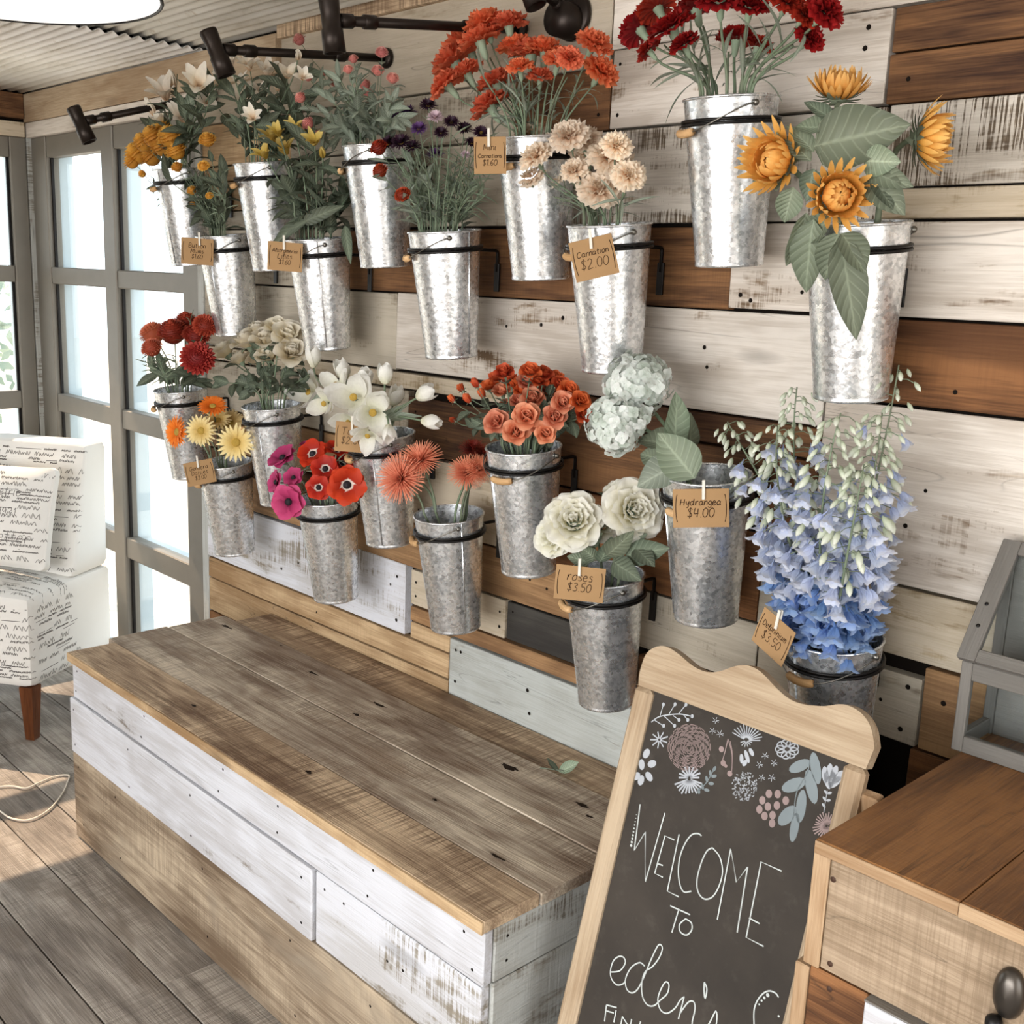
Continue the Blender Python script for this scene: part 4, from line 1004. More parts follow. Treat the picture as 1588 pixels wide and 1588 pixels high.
def bail_mesh():      # grip at +X, ears on the Y axis at the rim, drooping
    M = MB(); R = BR + 0.006; drop = 0.045; pts = []
    for i in range(25):
        a = -pi / 2 + pi * i / 24
        pts.append((R * cos(a) * 1.03, R * sin(a), BH - 0.014 - drop * cos(a) ** 1.5))
    tube(M, pts, 0.0014, 6)
    for s in (-1, 1): ball(M, (0, s * (BR + 0.003), BH - 0.014), 0.006, 8, 6)
    G2 = MB(); c = Vector((R * 1.03 + .001, 0, BH - 0.014 - drop)); pp = []
    for i in range(9):
        t = -1 + i / 4; pp.append(c + Vector((-0.005 * t * t, t * 0.026, 0.003 * t * t)))
    tube(G2, pp, [.0062, .0078, .0074, .0079, .0074, .0079, .0074, .0078, .0062], 10)
    return M.mesh('handle', WIRE), G2.mesh('grip', W_('grip', 'y'))
BAIL, GRIP = bail_mesh()
RINGZ = -0.038
M = MB(); Rr = BR + 0.0022
for dz in (0, -0.0065): tube(M, [(Rr * cos(a), Rr * sin(a), dz) for a in [2 * pi * i / 44 for i in range(44)]], 0.0032, 7, True)
RING = M.mesh('ring', BLACK)
TILT = radians(6.5)
buckets = {}
def bucket(key, px, py, what, y=-0.195, grip=215, tilt=TILT, ring=True):
    P = at(px, py, y)                               # centre of the rim
    R = Matrix.Rotation(tilt, 3, 'X')             # the foot swings back to the wall
    base = P - R @ Vector((0, 0, BH))
    b = thing('flower_bucket', base, 'galvanized steel bucket holding ' + what, 'bucket', 'galvanized buckets on the plank wall')
    b.matrix_world = M4(R, base)
    sp = ob('body', BODY, b, rot=(0, 0, rnd(0, 6))); ob('rim', RIM, b); ob('seam', SEAM, sp)
    h = ob('handle', BAIL, b, rot=(0, 0, radians(grip))); ob('grip', GRIP, h)
    rc = P + R @ Vector((0, 0, RINGZ))
    k = thing('ring_bracket', (rc.x, 0, rc.z), 'black iron ring bracket carrying the bucket of ' + what, 'bracket', 'ring brackets on the plank wall')
    ob('ring', RING, k, mat=M4(R, (0, rc.y, 0)))
    M = MB(); y0 = rc.y + Rr; tube(M, [(0, y0 - .002, 0), (0, -0.032, 0.001), (0, -0.025, 0), (0, -0.0225, -0.007), (0, -0.0225, -0.05)], 0.0042, 7)
    ob('arm', M.mesh('arm', BLACK), k)
    ob('wall_strap', box_mesh(-0.0085, 0.0085, -0.025, -0.0195, -0.098, -0.03, BLACK, 0.001, 0, 'wall_strap'), k)
    buckets[key] = (P, R, b)
    return b
BD = [('a', 280, 262, 'white lilies beside the window', 225), ('b', 410, 253, 'cream lilies and dark leaves', 215), ('c', 584, 225, 'pink globe flowers', 190), ('d', 831, 213, 'orange carnations', 235), ('e', 1134, 152, 'dark red carnations', 212),
      ('f', 349, 365, 'yellow button flowers', 235), ('g', 493, 370, 'yellow lilies', 215), ('h', 689, 358, 'purple asters', 205), ('i', 945, 348, 'peach carnations', 222), ('j', 1331, 345, 'sunflowers', 120),
      ('k', 280, 603, 'red pompon flowers', 215), ('l', 421, 628, 'cream roses', 215), ('m', 592, 672, 'white tulips', 215), ('n', 812, 692, 'orange spray roses', 250), ('o', 1097, 735, 'pale green hydrangeas', 238),
      ('p', 348, 717, 'orange and cream gerberas', 225), ('q', 507, 772, 'pink and red anemones', 130), ('r', 696, 797, 'coral spider gerberas', 212), ('s', 937, 890, 'white garden roses', 215), ('t', 1293, 985, 'blue delphiniums', 232)]
for k, x, y, w, g_ in BD: bucket(k, x, y, w, grip=g_ + (0 if k in 'jq' else 32))

# ------------------------------------------------------------------ price tags
def tagcard(key, px, py, wpx, hpx, lines, spoken, roll=0.0, turn=0.0, hs=1.0):
    P, R, b = buckets[key]
    d = ray(px, py); horiz = Vector((CAM.x - P.x, CAM.y - P.y, 0)).normalized()
    n = Matrix.Rotation(turn, 3, 'Z') @ horiz
    off = P + horiz * (BR + 0.012); off.z = P.z
    t = horiz.dot(off - CAM) / horiz.dot(d); c = CAM + d * t
    dep = proj(c)[2]; w = wpx * dep / FPX; h = hpx * dep / FPX
    if turn: w /= max(.45, cos(turn))
    z = (n + Vector((0, 0, 0.10))).normalized(); x = Vector((0, 0, 1)).cross(z).normalized(); y = z.cross(x)
    rot = Matrix(((x.x, y.x, z.x), (x.y, y.y, z.y), (x.z, y.z, z.z))) @ Matrix.Rotation(roll, 3, 'Z')
    root = thing('price_tag', c, 'brown card price tag reading ' + spoken, 'price tag', 'price tags on the buckets')
    root.matrix_world = M4(rot, c)
    ob('card', box_mesh(-w / 2, w / 2, -h / 2, h / 2, -0.0006, 0.0006, KRAFT, 0.0003, 0, 'card'), root)
    C = Chalk(); nL = len(lines); lh = h * 0.62 / nL
    for i, tx in enumerate(lines):
        st, wd = text_strokes(tx, min(lh * .78, h * .25))
        k = min(1.0, w * .74 / wd)
        for s in st:
            C.line([Vector((p.x * k - wd * k / 2, p.y * k + h * .24 - lh * (i + .62) + .002 * (nL > 1), .0010)) for p in s], max(.0012, .015 * w))
    for s in (-1, 1):
        C.line([Vector((s * w * (.40 + .05 * cos(a)), h * .40 * sin(a), .0010)) for a in [(-1.1 + 2.2 * i / 10) for i in range(11)]], .0014)
    ob('lettering', C.M.mesh('lettering', INK, False), root)
    M = MB(); ph = max(.022, h * .5)
    for zz in (0.0015, -0.0045): cbox(M, -.0028, .0028, -ph * .5, ph * .5, zz, zz + .003, .0006)
    ob('clothespin', M.mesh('clothespin', PIN, False), root, mat=M4(Matrix.Rotation(-roll * .6 + .03, 3, 'Z'), (rnd(-.06, .06) * w, h / 2 - ph * .05, 0)))
tagcard('f', 306, 390, 48, 40, ['Button', 'Mums', '$1.60'], 'button mums one sixty', -.03)
tagcard('g', 442, 398, 53, 44, ['Alstromeria', 'Lilies', '$1.60'], 'lilies one sixty', -.04)
tagcard('d', 760, 241, 50, 56, ['Mini', 'Carnations', '$1.60'], 'mini carnations one sixty', .05)
tagcard('i', 921, 400, 68, 62, ['Carnation', '$2.00'], 'carnation two dollars', .27)
tagcard('m', 546, 678, 52, 46, ['Tulip', '$2.00'], 'tulip two dollars', -.06)
tagcard('p', 310, 733, 44, 37, ['Gerbera', 'Daisies', '$3.00'], 'gerbera daisies three dollars', .2)
tagcard('o', 1087, 788, 86, 60, ['Hydrangea', '$4.00'], 'hydrangea four dollars', .09)
tagcard('s', 899, 905, 77, 54, ['roses', '$3.50'], 'roses three fifty', -.04)
tagcard('t', 1199, 987, 56, 62, ['Delphinium', '$3.50'], 'delphinium three fifty', -.28, -.75)
# ------------------------------------------------------------------ flower heads (unit radius, axis +Z)
def petal(M, phi, L, Wd, a0, a1, r0=0.0, z0=0.0, nl=5, nw=4, cup=0.0, ruf=0.0, rf=5.0, shape='round', g0=0.0, g1=1.0, ph=0.0, twist=0.0):
    r, z = r0, z0; vs = []; gs = []; c, s_ = cos(phi), sin(phi)
    for i in range(nl + 1):
        t = i / nl; a = radians(a0 + (a1 - a0) * t)
        if i: r += cos(a) * L / nl; z += sin(a) * L / nl
        if shape == 'round': w = Wd * max(0.16, sin(pi * min(1, 0.12 + 0.80 * t)) ** 0.7) if i < nl else Wd * 0.45
        elif shape == 'fan': w = Wd * (0.22 + 0.78 * t ** 0.8)
        elif shape == 'lance': w = Wd * max(0.10, sin(pi * (0.10 + 0.86 * t)) ** 0.8)
        else: w = Wd * (1 - 0.75 * t)
        nr, nz = -sin(a), cos(a)
        for j in range(nw + 1):
            q = -1 + 2 * j / nw
            o = cup * w * q * q + ruf * t * sin(rf * q + ph) + (ruf * .5 * t * (1 if j % 2 else -1) if shape == 'fan' and i == nl else 0)
            e = 0.0
            if shape == 'round' and i == nl: e = -0.10 * L * q * q
            if shape == 'fan' and i == nl: e = 0.06 * L * (1 if j % 2 else -1)
            rr = r + nr * o + cos(a) * e; zz = z + nz * o + sin(a) * e; tt = q * w + twist * t * w
            vs.append((rr * c - tt * s_, rr * s_ + tt * c, zz)); gs.append(g0 + (g1 - g0) * t)
    fs = []
    for i in range(nl):
        for j in range(nw): k = i * (nw + 1) + j; fs.append((k, k + 1, k + nw + 2, k + nw + 1))
    M.add(vs, fs, gs)
def rings(M, rows, **kw):
    for (n, L, Wd, a0, a1, r0, z0) in rows:
        ph = rnd(0, 6)
        for i in range(n):
            petal(M, ph + 2 * pi * (i + rnd(-.18, .18)) / n, L * rnd(.9, 1.08), Wd * rnd(.9, 1.1), a0 + rnd(-6, 6), a1 + rnd(-9, 9), r0, z0 + rnd(-.02, .02), ph=rnd(0, 6), **kw)
def carn():
    M = MB(); rings(M, [(4, .55, .30, 92, 70, .03, -.1), (6, .62, .34, 84, 50, .05, -.12), (8, .74, .36, 70, 25, .08, -.16), (9, .86, .38, 52, 0, .1, -.2), (9, .92, .38, 36, -14, .1, -.24)], nl=4, nw=6, ruf=.09, rf=6, shape='fan'); return M
def rosebloom(open_=1.0):
    M = MB(); rings(M, [(2, .62, .26, 94, 108, .04, -.05), (3, .70, .36, 90, 100, .10, -.1), (4, .78, .46, 84, 78, .18, -.15), (5, .90, .52, 72, 40 * open_, .22, -.2), (5, .95, .58, 52, 2, .26, -.25)], nl=5, nw=5, cup=.32, shape='round'); return M
def bud():
    M = MB(); rings(M, [(3, 1.1, .34, 88, 100, .05, -.3), (4, 1.2, .42, 78, 92, .16, -.35), (5, 1.1, .4, 66, 80, .2, -.4)], nl=5, nw=4, cup=.4); return M
def garden():
    M = MB(); rings(M, [(5, .45, .2, 95, 80, .05, -.02), (7, .5, .24, 86, 66, .16, -.04), (8, .55, .28, 80, 52, .26, -.08), (8, .62, .36, 70, 30, .34, -.14), (7, .68, .44, 54, 6, .38, -.2), (7, .72, .5, 36, -14, .36, -.26)], nl=4, nw=5, cup=.22, ruf=.05, rf=4); return M
def tulip(op=0.0):
    M = MB(); rings(M, [(3, 1.75, .52, 42 - 12 * op, 104 - 26 * op, .06, -.6), (3, 1.8, .56, 36 - 14 * op, 102 - 34 * op, .08, -.62)], nl=7, nw=5, cup=.42, shape='round'); return M
def daisy(n=24, layers=2, Wd=.10, L=.8, r0=.2, els=(4, 18), nl=3):
    M = MB()
    for k in range(layers):
        e = els[0] + (els[1] - els[0]) * k / max(1, layers - 1)
        rings(M, [(n, L * (1 - .12 * k), Wd, e + 12, e - 6, r0, .02 * k)], nl=nl, nw=2, cup=.2, shape='lance')
    return M
def spider():
    M = MB()
    for e, L, n in ((0, .95, 40), (14, .95, 40), (30, .86, 38), (48, .74, 34), (66, .58, 26), (80, .42, 16)): rings(M, [(n, L, .045, e + 6, e - 8, .06, 0)], nl=3, nw=1, shape='spike')
    return M
def pompon(rows, Wd=.14, L=.4):
    M = MB()
    for k in range(rows):
        e = 8 + 82 * k / (rows - 1); n = max(4, int(20 * cos(radians(e)) + 4))
        rr = .62 * cos(radians(e)); zz = .55 * sin(radians(e)) - .1
        rings(M, [(n, L, Wd, e + 14, e - 4, rr, zz)], nl=3, nw=2, cup=.35)
    ball(M, (0, 0, .02), .70, 12, 8, sq=.95); return M
def sunf():
    M = MB(); rings(M, [(18, .72, .10, 66, 158, .40, 0), (22, .92, .115, 56, 128, .46, -.04), (24, .98, .12, 42, 98, .50, -.06), (20, .95, .11, 24, 60, .52, -.08)], nl=5, nw=2, cup=.3, shape='lance'); return M
def sepals(n=14, L=.75, Wd=.13):
    M = MB(); rings(M, [(n, L, Wd, -10, 52, .25, -.14), (n - 2, L * .9, Wd, -30, 20, .22, -.16)], nl=4, nw=2, cup=.2, shape='lance')
    lathe(M, [(0.05, -.5), (.12, -.38), (.36, -.14), (.42, -.02), (.1, .04)], 14); return M
def anem():
    M = MB(); rings(M, [(6, .92, .46, 34, -4, .04, -.02), (6, .9, .44, 44, 10, .04, .02)], nl=6, nw=4, cup=.12, ruf=.03, rf=3); return M
def anem_center():
    M = MB(); ball(M, (0, 0, .1), .2, 12, 8)
    for k in range(34):
        a = rnd(0, 2 * pi); r = rnd(.2, .31); ball(M, (r * cos(a), r * sin(a), rnd(.04, .12)), .028, 5, 4)
    return M
def alst():
    M = MB(); rings(M, [(3, 1.15, .30, 76, 26, .05, -.3), (3, 1.2, .22, 80, 40, .05, -.3)], nl=5, nw=3, cup=.25, shape='lance'); return M
def alst_bud():
    M = MB(); rings(M, [(3, 1.2, .3, 82, 96, .05, -.3), (3, 1.1, .3, 78, 94, .06, -.3)], nl=4, nw=3, cup=.4, shape='lance'); return M
def hyd():
    M = MB(); N = 150
    for i in range(N):
        z = 1 - 1.75 * (i + .5) / N; r = sqrt(max(0, 1 - z * z)); a = i * 2.39996; d = Vector((r * cos(a), r * sin(a), z))
        R = frame(d) @ Matrix.Rotation(rnd(0, 6), 3, 'Z') @ Matrix.Rotation(rnd(-.7, .7), 3, 'X'); c = d * rnd(.70, 1.0); T = MB(); gg = rnd(0.1, .75)
        for k in range(4): petal(T, k * pi / 2, 0.20, .112, 20, -14, .012, 0, 2, 2, cup=.3, g0=gg, g1=gg + .25)
        M.add([c + R @ Vector(v) for v in T.v], T.f, T.g)
    return M
def bell():
    M = MB(); rings(M, [(5, 1.15, .36, 84, 34, .09, -.35)], nl=5, nw=3, cup=.30, ruf=.04, rf=3)
    rings(M, [(4, .5, .2, 80, 55, .04, -.1)], nl=3, nw=2, cup=.3)
    tube(M, [(0, 0, -.2), (.05, 0, -.5), (.16, 0, -.85)], [.10, .07, .02], 6); return M
def dbud():
    M = MB(); lathe(M, [(0.02, -.6), (.16, -.4), (.26, -.05), (.22, .3), (.04, .6)], 7, g=[0, .2, .5, .8, 1]); return M
def calyx(): 
    M = MB(); lathe(M, [(.06, -1.0), (.15, -.85), (.19, -.5), (.26, -.15), (.30, -.05)], 9); return M
def hip(): 
    M = MB(); lathe(M, [(.06, -.62), (.14, -.52), (.2, -.36), (.28, -.24)], 9); rings(M, [(5, .5, .09, 20, -30, .2, -.28)], nl=3, nw=2, shape='lance'); return M

PM = petal_mat
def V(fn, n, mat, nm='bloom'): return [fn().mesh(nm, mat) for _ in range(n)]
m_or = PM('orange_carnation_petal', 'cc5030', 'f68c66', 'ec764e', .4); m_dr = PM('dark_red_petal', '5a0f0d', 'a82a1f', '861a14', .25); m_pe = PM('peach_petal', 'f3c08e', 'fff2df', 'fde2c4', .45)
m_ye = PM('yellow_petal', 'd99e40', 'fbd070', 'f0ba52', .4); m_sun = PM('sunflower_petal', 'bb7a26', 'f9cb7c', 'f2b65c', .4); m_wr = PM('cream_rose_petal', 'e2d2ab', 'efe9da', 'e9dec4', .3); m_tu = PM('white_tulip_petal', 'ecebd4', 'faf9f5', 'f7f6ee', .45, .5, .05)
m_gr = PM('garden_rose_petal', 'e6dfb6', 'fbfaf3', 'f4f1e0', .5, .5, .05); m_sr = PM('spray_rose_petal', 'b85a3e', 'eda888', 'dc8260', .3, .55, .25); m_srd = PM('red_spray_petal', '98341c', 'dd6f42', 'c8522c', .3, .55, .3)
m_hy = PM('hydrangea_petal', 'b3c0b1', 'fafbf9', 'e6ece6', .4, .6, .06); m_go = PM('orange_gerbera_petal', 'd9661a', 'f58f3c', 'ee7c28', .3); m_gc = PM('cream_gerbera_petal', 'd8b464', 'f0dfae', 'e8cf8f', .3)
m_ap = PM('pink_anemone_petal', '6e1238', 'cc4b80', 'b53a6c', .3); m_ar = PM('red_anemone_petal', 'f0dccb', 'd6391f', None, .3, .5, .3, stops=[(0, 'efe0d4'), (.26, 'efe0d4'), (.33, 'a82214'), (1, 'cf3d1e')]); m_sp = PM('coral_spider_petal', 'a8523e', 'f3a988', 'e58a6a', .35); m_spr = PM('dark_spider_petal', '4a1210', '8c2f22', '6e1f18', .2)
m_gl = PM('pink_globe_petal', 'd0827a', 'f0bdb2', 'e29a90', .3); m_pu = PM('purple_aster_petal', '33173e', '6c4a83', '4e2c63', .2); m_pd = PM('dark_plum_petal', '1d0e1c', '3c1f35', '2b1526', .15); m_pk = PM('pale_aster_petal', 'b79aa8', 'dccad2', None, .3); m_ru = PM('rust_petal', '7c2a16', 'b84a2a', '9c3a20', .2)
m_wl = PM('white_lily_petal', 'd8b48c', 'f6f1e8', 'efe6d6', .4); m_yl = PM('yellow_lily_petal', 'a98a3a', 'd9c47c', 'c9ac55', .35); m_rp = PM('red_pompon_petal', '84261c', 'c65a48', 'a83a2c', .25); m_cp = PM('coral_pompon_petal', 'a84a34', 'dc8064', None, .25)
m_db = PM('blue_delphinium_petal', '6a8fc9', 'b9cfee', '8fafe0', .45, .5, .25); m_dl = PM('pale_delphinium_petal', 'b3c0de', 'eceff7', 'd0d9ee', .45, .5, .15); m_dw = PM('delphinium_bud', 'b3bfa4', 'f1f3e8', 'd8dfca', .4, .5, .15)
m_blk = plain('black_stamen', '17131a', .7); m_brn = plain('brown_disc', '4b3420', .9, 0, .2); m_yc = plain('yellow_disc', 'a98a3c', .9, 0, .2)
GREENC = PM('calyx_green', '8b9b84', '74856d', None, .1)
CAL = calyx().mesh('calyx', GREENC); HIP = hip().mesh('calyx', GREENC)
def disc(r, h, mat):
    M = MB(); lathe(M, [(r, 0), (r * .9, h * .7), (r * .5, h), (0.001, h * .9)], 14); return M.mesh('center', mat)
DISC_G = disc(.24, .10, m_yc); DISC_B = disc(.36, .12, m_brn); DISC_S = disc(.2, .1, m_yc)
AC = anem_center().mesh('center', m_blk)
def leaf_variants(L, Wd, mat, n=3, **kw):
    out = []
    for _ in range(n):
        M = MB(); k = dict(bend=rnd(.1, .8), fold=rnd(.1, .4), wave=rnd(0, .12)); k.update(kw); leafmesh(M, L, Wd, **k); out.append(M.mesh('leaf', mat))
    return out
LV = {'lance': leaf_variants(1, .13, LEAFM, 4), 'dark': leaf_variants(1, .17, LEAFD, 4), 'grass': leaf_variants(1, .045, LEAFG, 3), 'oval': leaf_variants(1, .30, LEAFD, 3), 'grey': leaf_variants(1, .16, LEAFG, 4), 'feather': leaf_variants(1, .05, LEAFP, 3)}

B_OR, B_DR, B_PE = V(carn, 3, m_or), V(carn, 3, m_dr), V(carn, 3, m_pe)
SPEC = {}
def spec(k, name, blooms, cal=None, center=None, stem=.0019, leaf=None, nleaf=0, leaflen=.08, t0=.4, cat=None, sep=None, smat=None):
    SPEC[k] = dict(name=name, blooms=blooms, cal=cal, center=center, stem=stem, leaf=leaf, nleaf=nleaf, leaflen=leaflen, t0=t0, cat=cat or 'flower', sep=sep, smat=smat or STEM)
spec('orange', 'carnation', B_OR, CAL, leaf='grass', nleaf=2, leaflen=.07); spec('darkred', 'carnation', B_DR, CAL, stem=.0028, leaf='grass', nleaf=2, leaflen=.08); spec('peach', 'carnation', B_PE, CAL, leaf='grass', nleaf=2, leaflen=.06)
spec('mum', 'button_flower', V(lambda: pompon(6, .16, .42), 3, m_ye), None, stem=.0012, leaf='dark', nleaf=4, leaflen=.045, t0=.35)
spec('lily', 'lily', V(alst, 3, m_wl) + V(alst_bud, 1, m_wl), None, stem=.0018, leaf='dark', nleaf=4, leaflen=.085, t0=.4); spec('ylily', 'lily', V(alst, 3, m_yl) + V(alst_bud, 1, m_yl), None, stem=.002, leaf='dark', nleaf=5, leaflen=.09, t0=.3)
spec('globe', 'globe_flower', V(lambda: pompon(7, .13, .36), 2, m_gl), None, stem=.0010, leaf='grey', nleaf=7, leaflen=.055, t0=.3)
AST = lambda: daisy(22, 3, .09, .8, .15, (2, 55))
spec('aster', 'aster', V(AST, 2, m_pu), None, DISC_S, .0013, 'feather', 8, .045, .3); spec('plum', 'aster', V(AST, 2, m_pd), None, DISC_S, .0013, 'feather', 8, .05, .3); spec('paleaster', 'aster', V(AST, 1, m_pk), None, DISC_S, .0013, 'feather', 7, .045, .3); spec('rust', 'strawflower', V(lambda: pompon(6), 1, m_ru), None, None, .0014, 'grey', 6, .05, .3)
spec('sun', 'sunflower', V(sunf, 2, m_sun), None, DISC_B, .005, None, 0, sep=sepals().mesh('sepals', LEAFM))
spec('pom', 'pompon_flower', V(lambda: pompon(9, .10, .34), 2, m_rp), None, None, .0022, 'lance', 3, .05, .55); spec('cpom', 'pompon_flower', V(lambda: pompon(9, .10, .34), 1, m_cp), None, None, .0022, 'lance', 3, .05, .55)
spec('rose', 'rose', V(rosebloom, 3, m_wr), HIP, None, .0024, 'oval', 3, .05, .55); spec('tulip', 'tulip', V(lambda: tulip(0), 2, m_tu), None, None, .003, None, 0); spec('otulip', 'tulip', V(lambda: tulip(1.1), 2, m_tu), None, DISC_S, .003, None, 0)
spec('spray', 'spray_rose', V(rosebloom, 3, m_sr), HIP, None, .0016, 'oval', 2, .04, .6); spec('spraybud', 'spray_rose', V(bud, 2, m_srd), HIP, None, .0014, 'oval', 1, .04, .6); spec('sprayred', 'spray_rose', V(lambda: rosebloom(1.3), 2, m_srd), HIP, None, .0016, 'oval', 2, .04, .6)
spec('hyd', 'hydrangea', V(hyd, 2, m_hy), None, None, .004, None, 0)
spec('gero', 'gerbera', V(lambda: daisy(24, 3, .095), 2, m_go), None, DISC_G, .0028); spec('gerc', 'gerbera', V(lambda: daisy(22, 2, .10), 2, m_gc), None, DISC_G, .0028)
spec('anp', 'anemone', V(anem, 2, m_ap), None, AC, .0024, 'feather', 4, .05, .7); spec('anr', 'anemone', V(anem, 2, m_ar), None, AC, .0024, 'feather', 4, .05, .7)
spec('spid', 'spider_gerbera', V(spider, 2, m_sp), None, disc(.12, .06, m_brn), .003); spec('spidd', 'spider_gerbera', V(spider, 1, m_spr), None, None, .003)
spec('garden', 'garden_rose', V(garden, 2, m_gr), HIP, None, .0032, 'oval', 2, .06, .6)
spec('sprig', 'leafy_stem', None, None, None, .0017, 'dark', 7, .08, .3); spec('cstem', 'bare_carnation', None, None, None, .0022, 'grass', 4, .07, .4); spec('rleaf', 'rose_greenery', None, None, None, .0018, 'oval', 7, .045, .5); spec('gsprig', 'leafy_stem', None, None, None, .0014, 'grey', 12, .055, .3); spec('fsprig', 'leafy_stem', None, None, None, .0014, 'feather', 14, .05, .25)

ORD = ['first', 'second', 'third', 'fourth', 'fifth', 'sixth', 'seventh', 'eighth', 'ninth', 'tenth', 'eleventh', 'twelfth', 'thirteenth', 'fourteenth', 'fifteenth', 'sixteenth', 'seventeenth', 'eighteenth', 'nineteenth', 'twentieth']
bunches = {}
def stem_pts(key, tip, face, n=9, jitter=.6, depth=.17, reach=.62):
    P, R, b = buckets[key]
    d = Vector((tip.x - P.x, tip.y - P.y, 0)); a = rnd(0, 2 * pi)
    out = d.normalized() * min(d.length * .55, BR * reach) if d.length > 1e-4 else Vector()
    jit = Vector((cos(a), sin(a), 0)) * BR * rnd(0, .3) * jitter
    Q = P + out + jit; rad = Vector((Q.x - P.x, Q.y - P.y, 0))
    if rad.length > BR * .8: Q = P + rad.normalized() * BR * .8
    base = P + R @ Vector((0, 0, -depth)) - out * .35 + jit * .4
    L = (tip - Q).length
    drop = tip.z < P.z + .03
    c2 = tip - Vector(face).normalized() * L * .3
    q2 = Q + Vector((0, 0, .06 if drop else L * .34))
    A = [base + (Q - base) * (i / 3) for i in range(3)]
    return A + bez(Q, q2, c2, tip, n), 3 / (n + 3), base
def flower(key, sp, tip, r, face, var=None):
    S = SPEC[sp]; P, R, b = buckets[key]
    F = Vector(face).normalized()
    neck = tip - F * r * (.9 if S['cal'] is CAL else .5 if S['cal'] else .25 if S['blooms'] else 0)
    if S['blooms'] and S['name'] == 'tulip': neck = tip - F * r * .6
    pts, tr, base = stem_pts(key, neck, F)
    root = ob(S['name'], None, loc=base); root.empty_display_size = .01; root['category'] = S['cat']
    loc = [p - base for p in pts]; n = len(pts)
    M = MB(); tube(M, loc, [S['stem'] * (1.15 - .35 * i / n) for i in range(n)], 6, g=[i / n for i in range(n)]); ob('stem', M.mesh('stem', S['smat']), root)
    if S['blooms']:
        bl = S['blooms'][var % len(S['blooms'])] if var is not None else random.choice(S['blooms'])
        rot = frame(F) @ Matrix.Rotation(rnd(0, 6.28), 3, 'Z')
        o = ob('bloom', bl, root, mat=M4(rot, tip - base, r))
        if S['center']: ob('center', S['center'], o)
        if S['sep']: ob('sepals', S['sep'], o)
        if S['cal']: ob('calyx', S['cal'], o)
    if S['leaf']:
        for k in range(S['nleaf']):
            t = S['t0'] + (.93 - S['t0']) * (k + rnd(0, .9)) / S['nleaf']; x = t * (n - 1); i = min(int(x), n - 2)
            p = loc[i].lerp(loc[i + 1], x - i)
            if p.z + base.z < P.z + .005 and (Vector((p.x + base.x - P.x, p.y + base.y - P.y))).length < BR: continue
            T = (loc[i + 1] - loc[i]).normalized(); a = rnd(0, 2 * pi)
            w = T.orthogonal().normalized(); w = (w * cos(a) + T.cross(w) * sin(a))
            dx = (w * rnd(.5, 1.0) + T * rnd(.4, 1.0)).normalized(); ez = (T - dx * T.dot(dx)); ez = ez.normalized() if ez.length > 1e-4 else w; ey = ez.cross(dx)
            Rt = Matrix(((dx.x, ey.x, ez.x), (dx.y, ey.y, ez.y), (dx.z, ey.z, ez.z))); L = S['leaflen'] * rnd(.7, 1.25)
            tipw = p + base + dx * L
            if tipw.y > -.03: continue
            ob('leaf', random.choice(LV[S['leaf']]), root, mat=M4(Rt, p, L))
    bunches.setdefault((key, sp), []).append((root, proj(tip)))
    return root
TOCAM = -FWD
KS = dict(orange=1.3, darkred=1.12, peach=1.3, mum=1.12, lily=1.35, ylily=1.35, globe=1.12, aster=1.2, plum=1.15, paleaster=1.1, rust=1.1, sun=1.12, pom=1.2, cpom=1.2, rose=1.15, tulip=1.15, otulip=1.25, spray=1.12, sprayred=1.15, spraybud=1.1, hyd=1.08, gero=1.1, gerc=1.12, anp=1.15, anr=1.15, spid=1.12, spidd=1.1, garden=1.08)
def bunch(key, sp, blooms, face=.45, dy=(-.09, .06)):
    P, R, b = buckets[key]
    if sp in ('lily', 'ylily', 'mum'): dy = (-.13, -.02)
    for i, q in enumerate(blooms):
        px, py, rp = q[:3]; o = q[3] if len(q) > 3 and q[3] is not None else rnd(*dy)
        y = min(P.y + o, -.06); tip = at(px, py, y); r = rp * KS.get(sp, 1) * proj(tip)[2] / FPX
        y = min(y, -.025 - r * .6); tip = at(px, py, y)
        d = (tip - (P - Vector((0, 0, .06)))).normalized()
        F = d * (1 - face) + TOCAM * face
        if len(q) > 4: F = RIGHT * q[4][0] + UP * q[4][1] + TOCAM * q[4][2]
        flower(key, sp, tip, r, F, i)
def sprigs(key, sp, pts, dy=(-.08, .05)):
    P = buckets[key][0]
    for px, py in pts:
        tip = at(px, py, min(P.y + rnd(*dy), -.07)); flower(key, sp, tip, .01, (tip - P).normalized() + Vector((rnd(-.2, .2), rnd(-.2, .2), .1)))

# highest row
bunch('a', 'lily', [(255, 146, 26), (308, 132, 28), (284, 182, 22), (236, 172, 18), (322, 158, 20), (248, 190, 16), (345, 108, 18), (268, 128, 18)]); sprigs('a', 'sprig', [(230, 180), (300, 100), (275, 115), (335, 130), (290, 170), (250, 155)])
bunch('b', 'lily', [(386, 102, 20), (416, 112, 20), (446, 116, 17), (462, 88, 14), (392, 182, 17), (356, 100, 18), (404, 140, 16), (430, 135, 15), (375, 130, 16), (470, 120, 15)]); sprigs('b', 'sprig', [(360, 140), (440, 150), (480, 150), (390, 120), (420, 160), (470, 180), (340, 170), (350, 120), (495, 160), (450, 190)])
bunch('c', 'globe', [(464, 62, 11), (592, 82, 10), (586, 110, 10), (609, 122, 10), (566, 132, 10), (466, 152, 10), (478, 192, 11), (499, 114, 8), (495, 206, 7), (478, 120, 8), (540, 108, 8), (520, 128, 9), (572, 146, 9), (548, 92, 8)]); sprigs('c', 'gsprig', [(490, 130), (520, 110), (550, 120), (580, 150), (610, 150), (500, 170), (620, 175), (535, 150), (560, 165), (600, 180), (480, 210), (515, 190)])
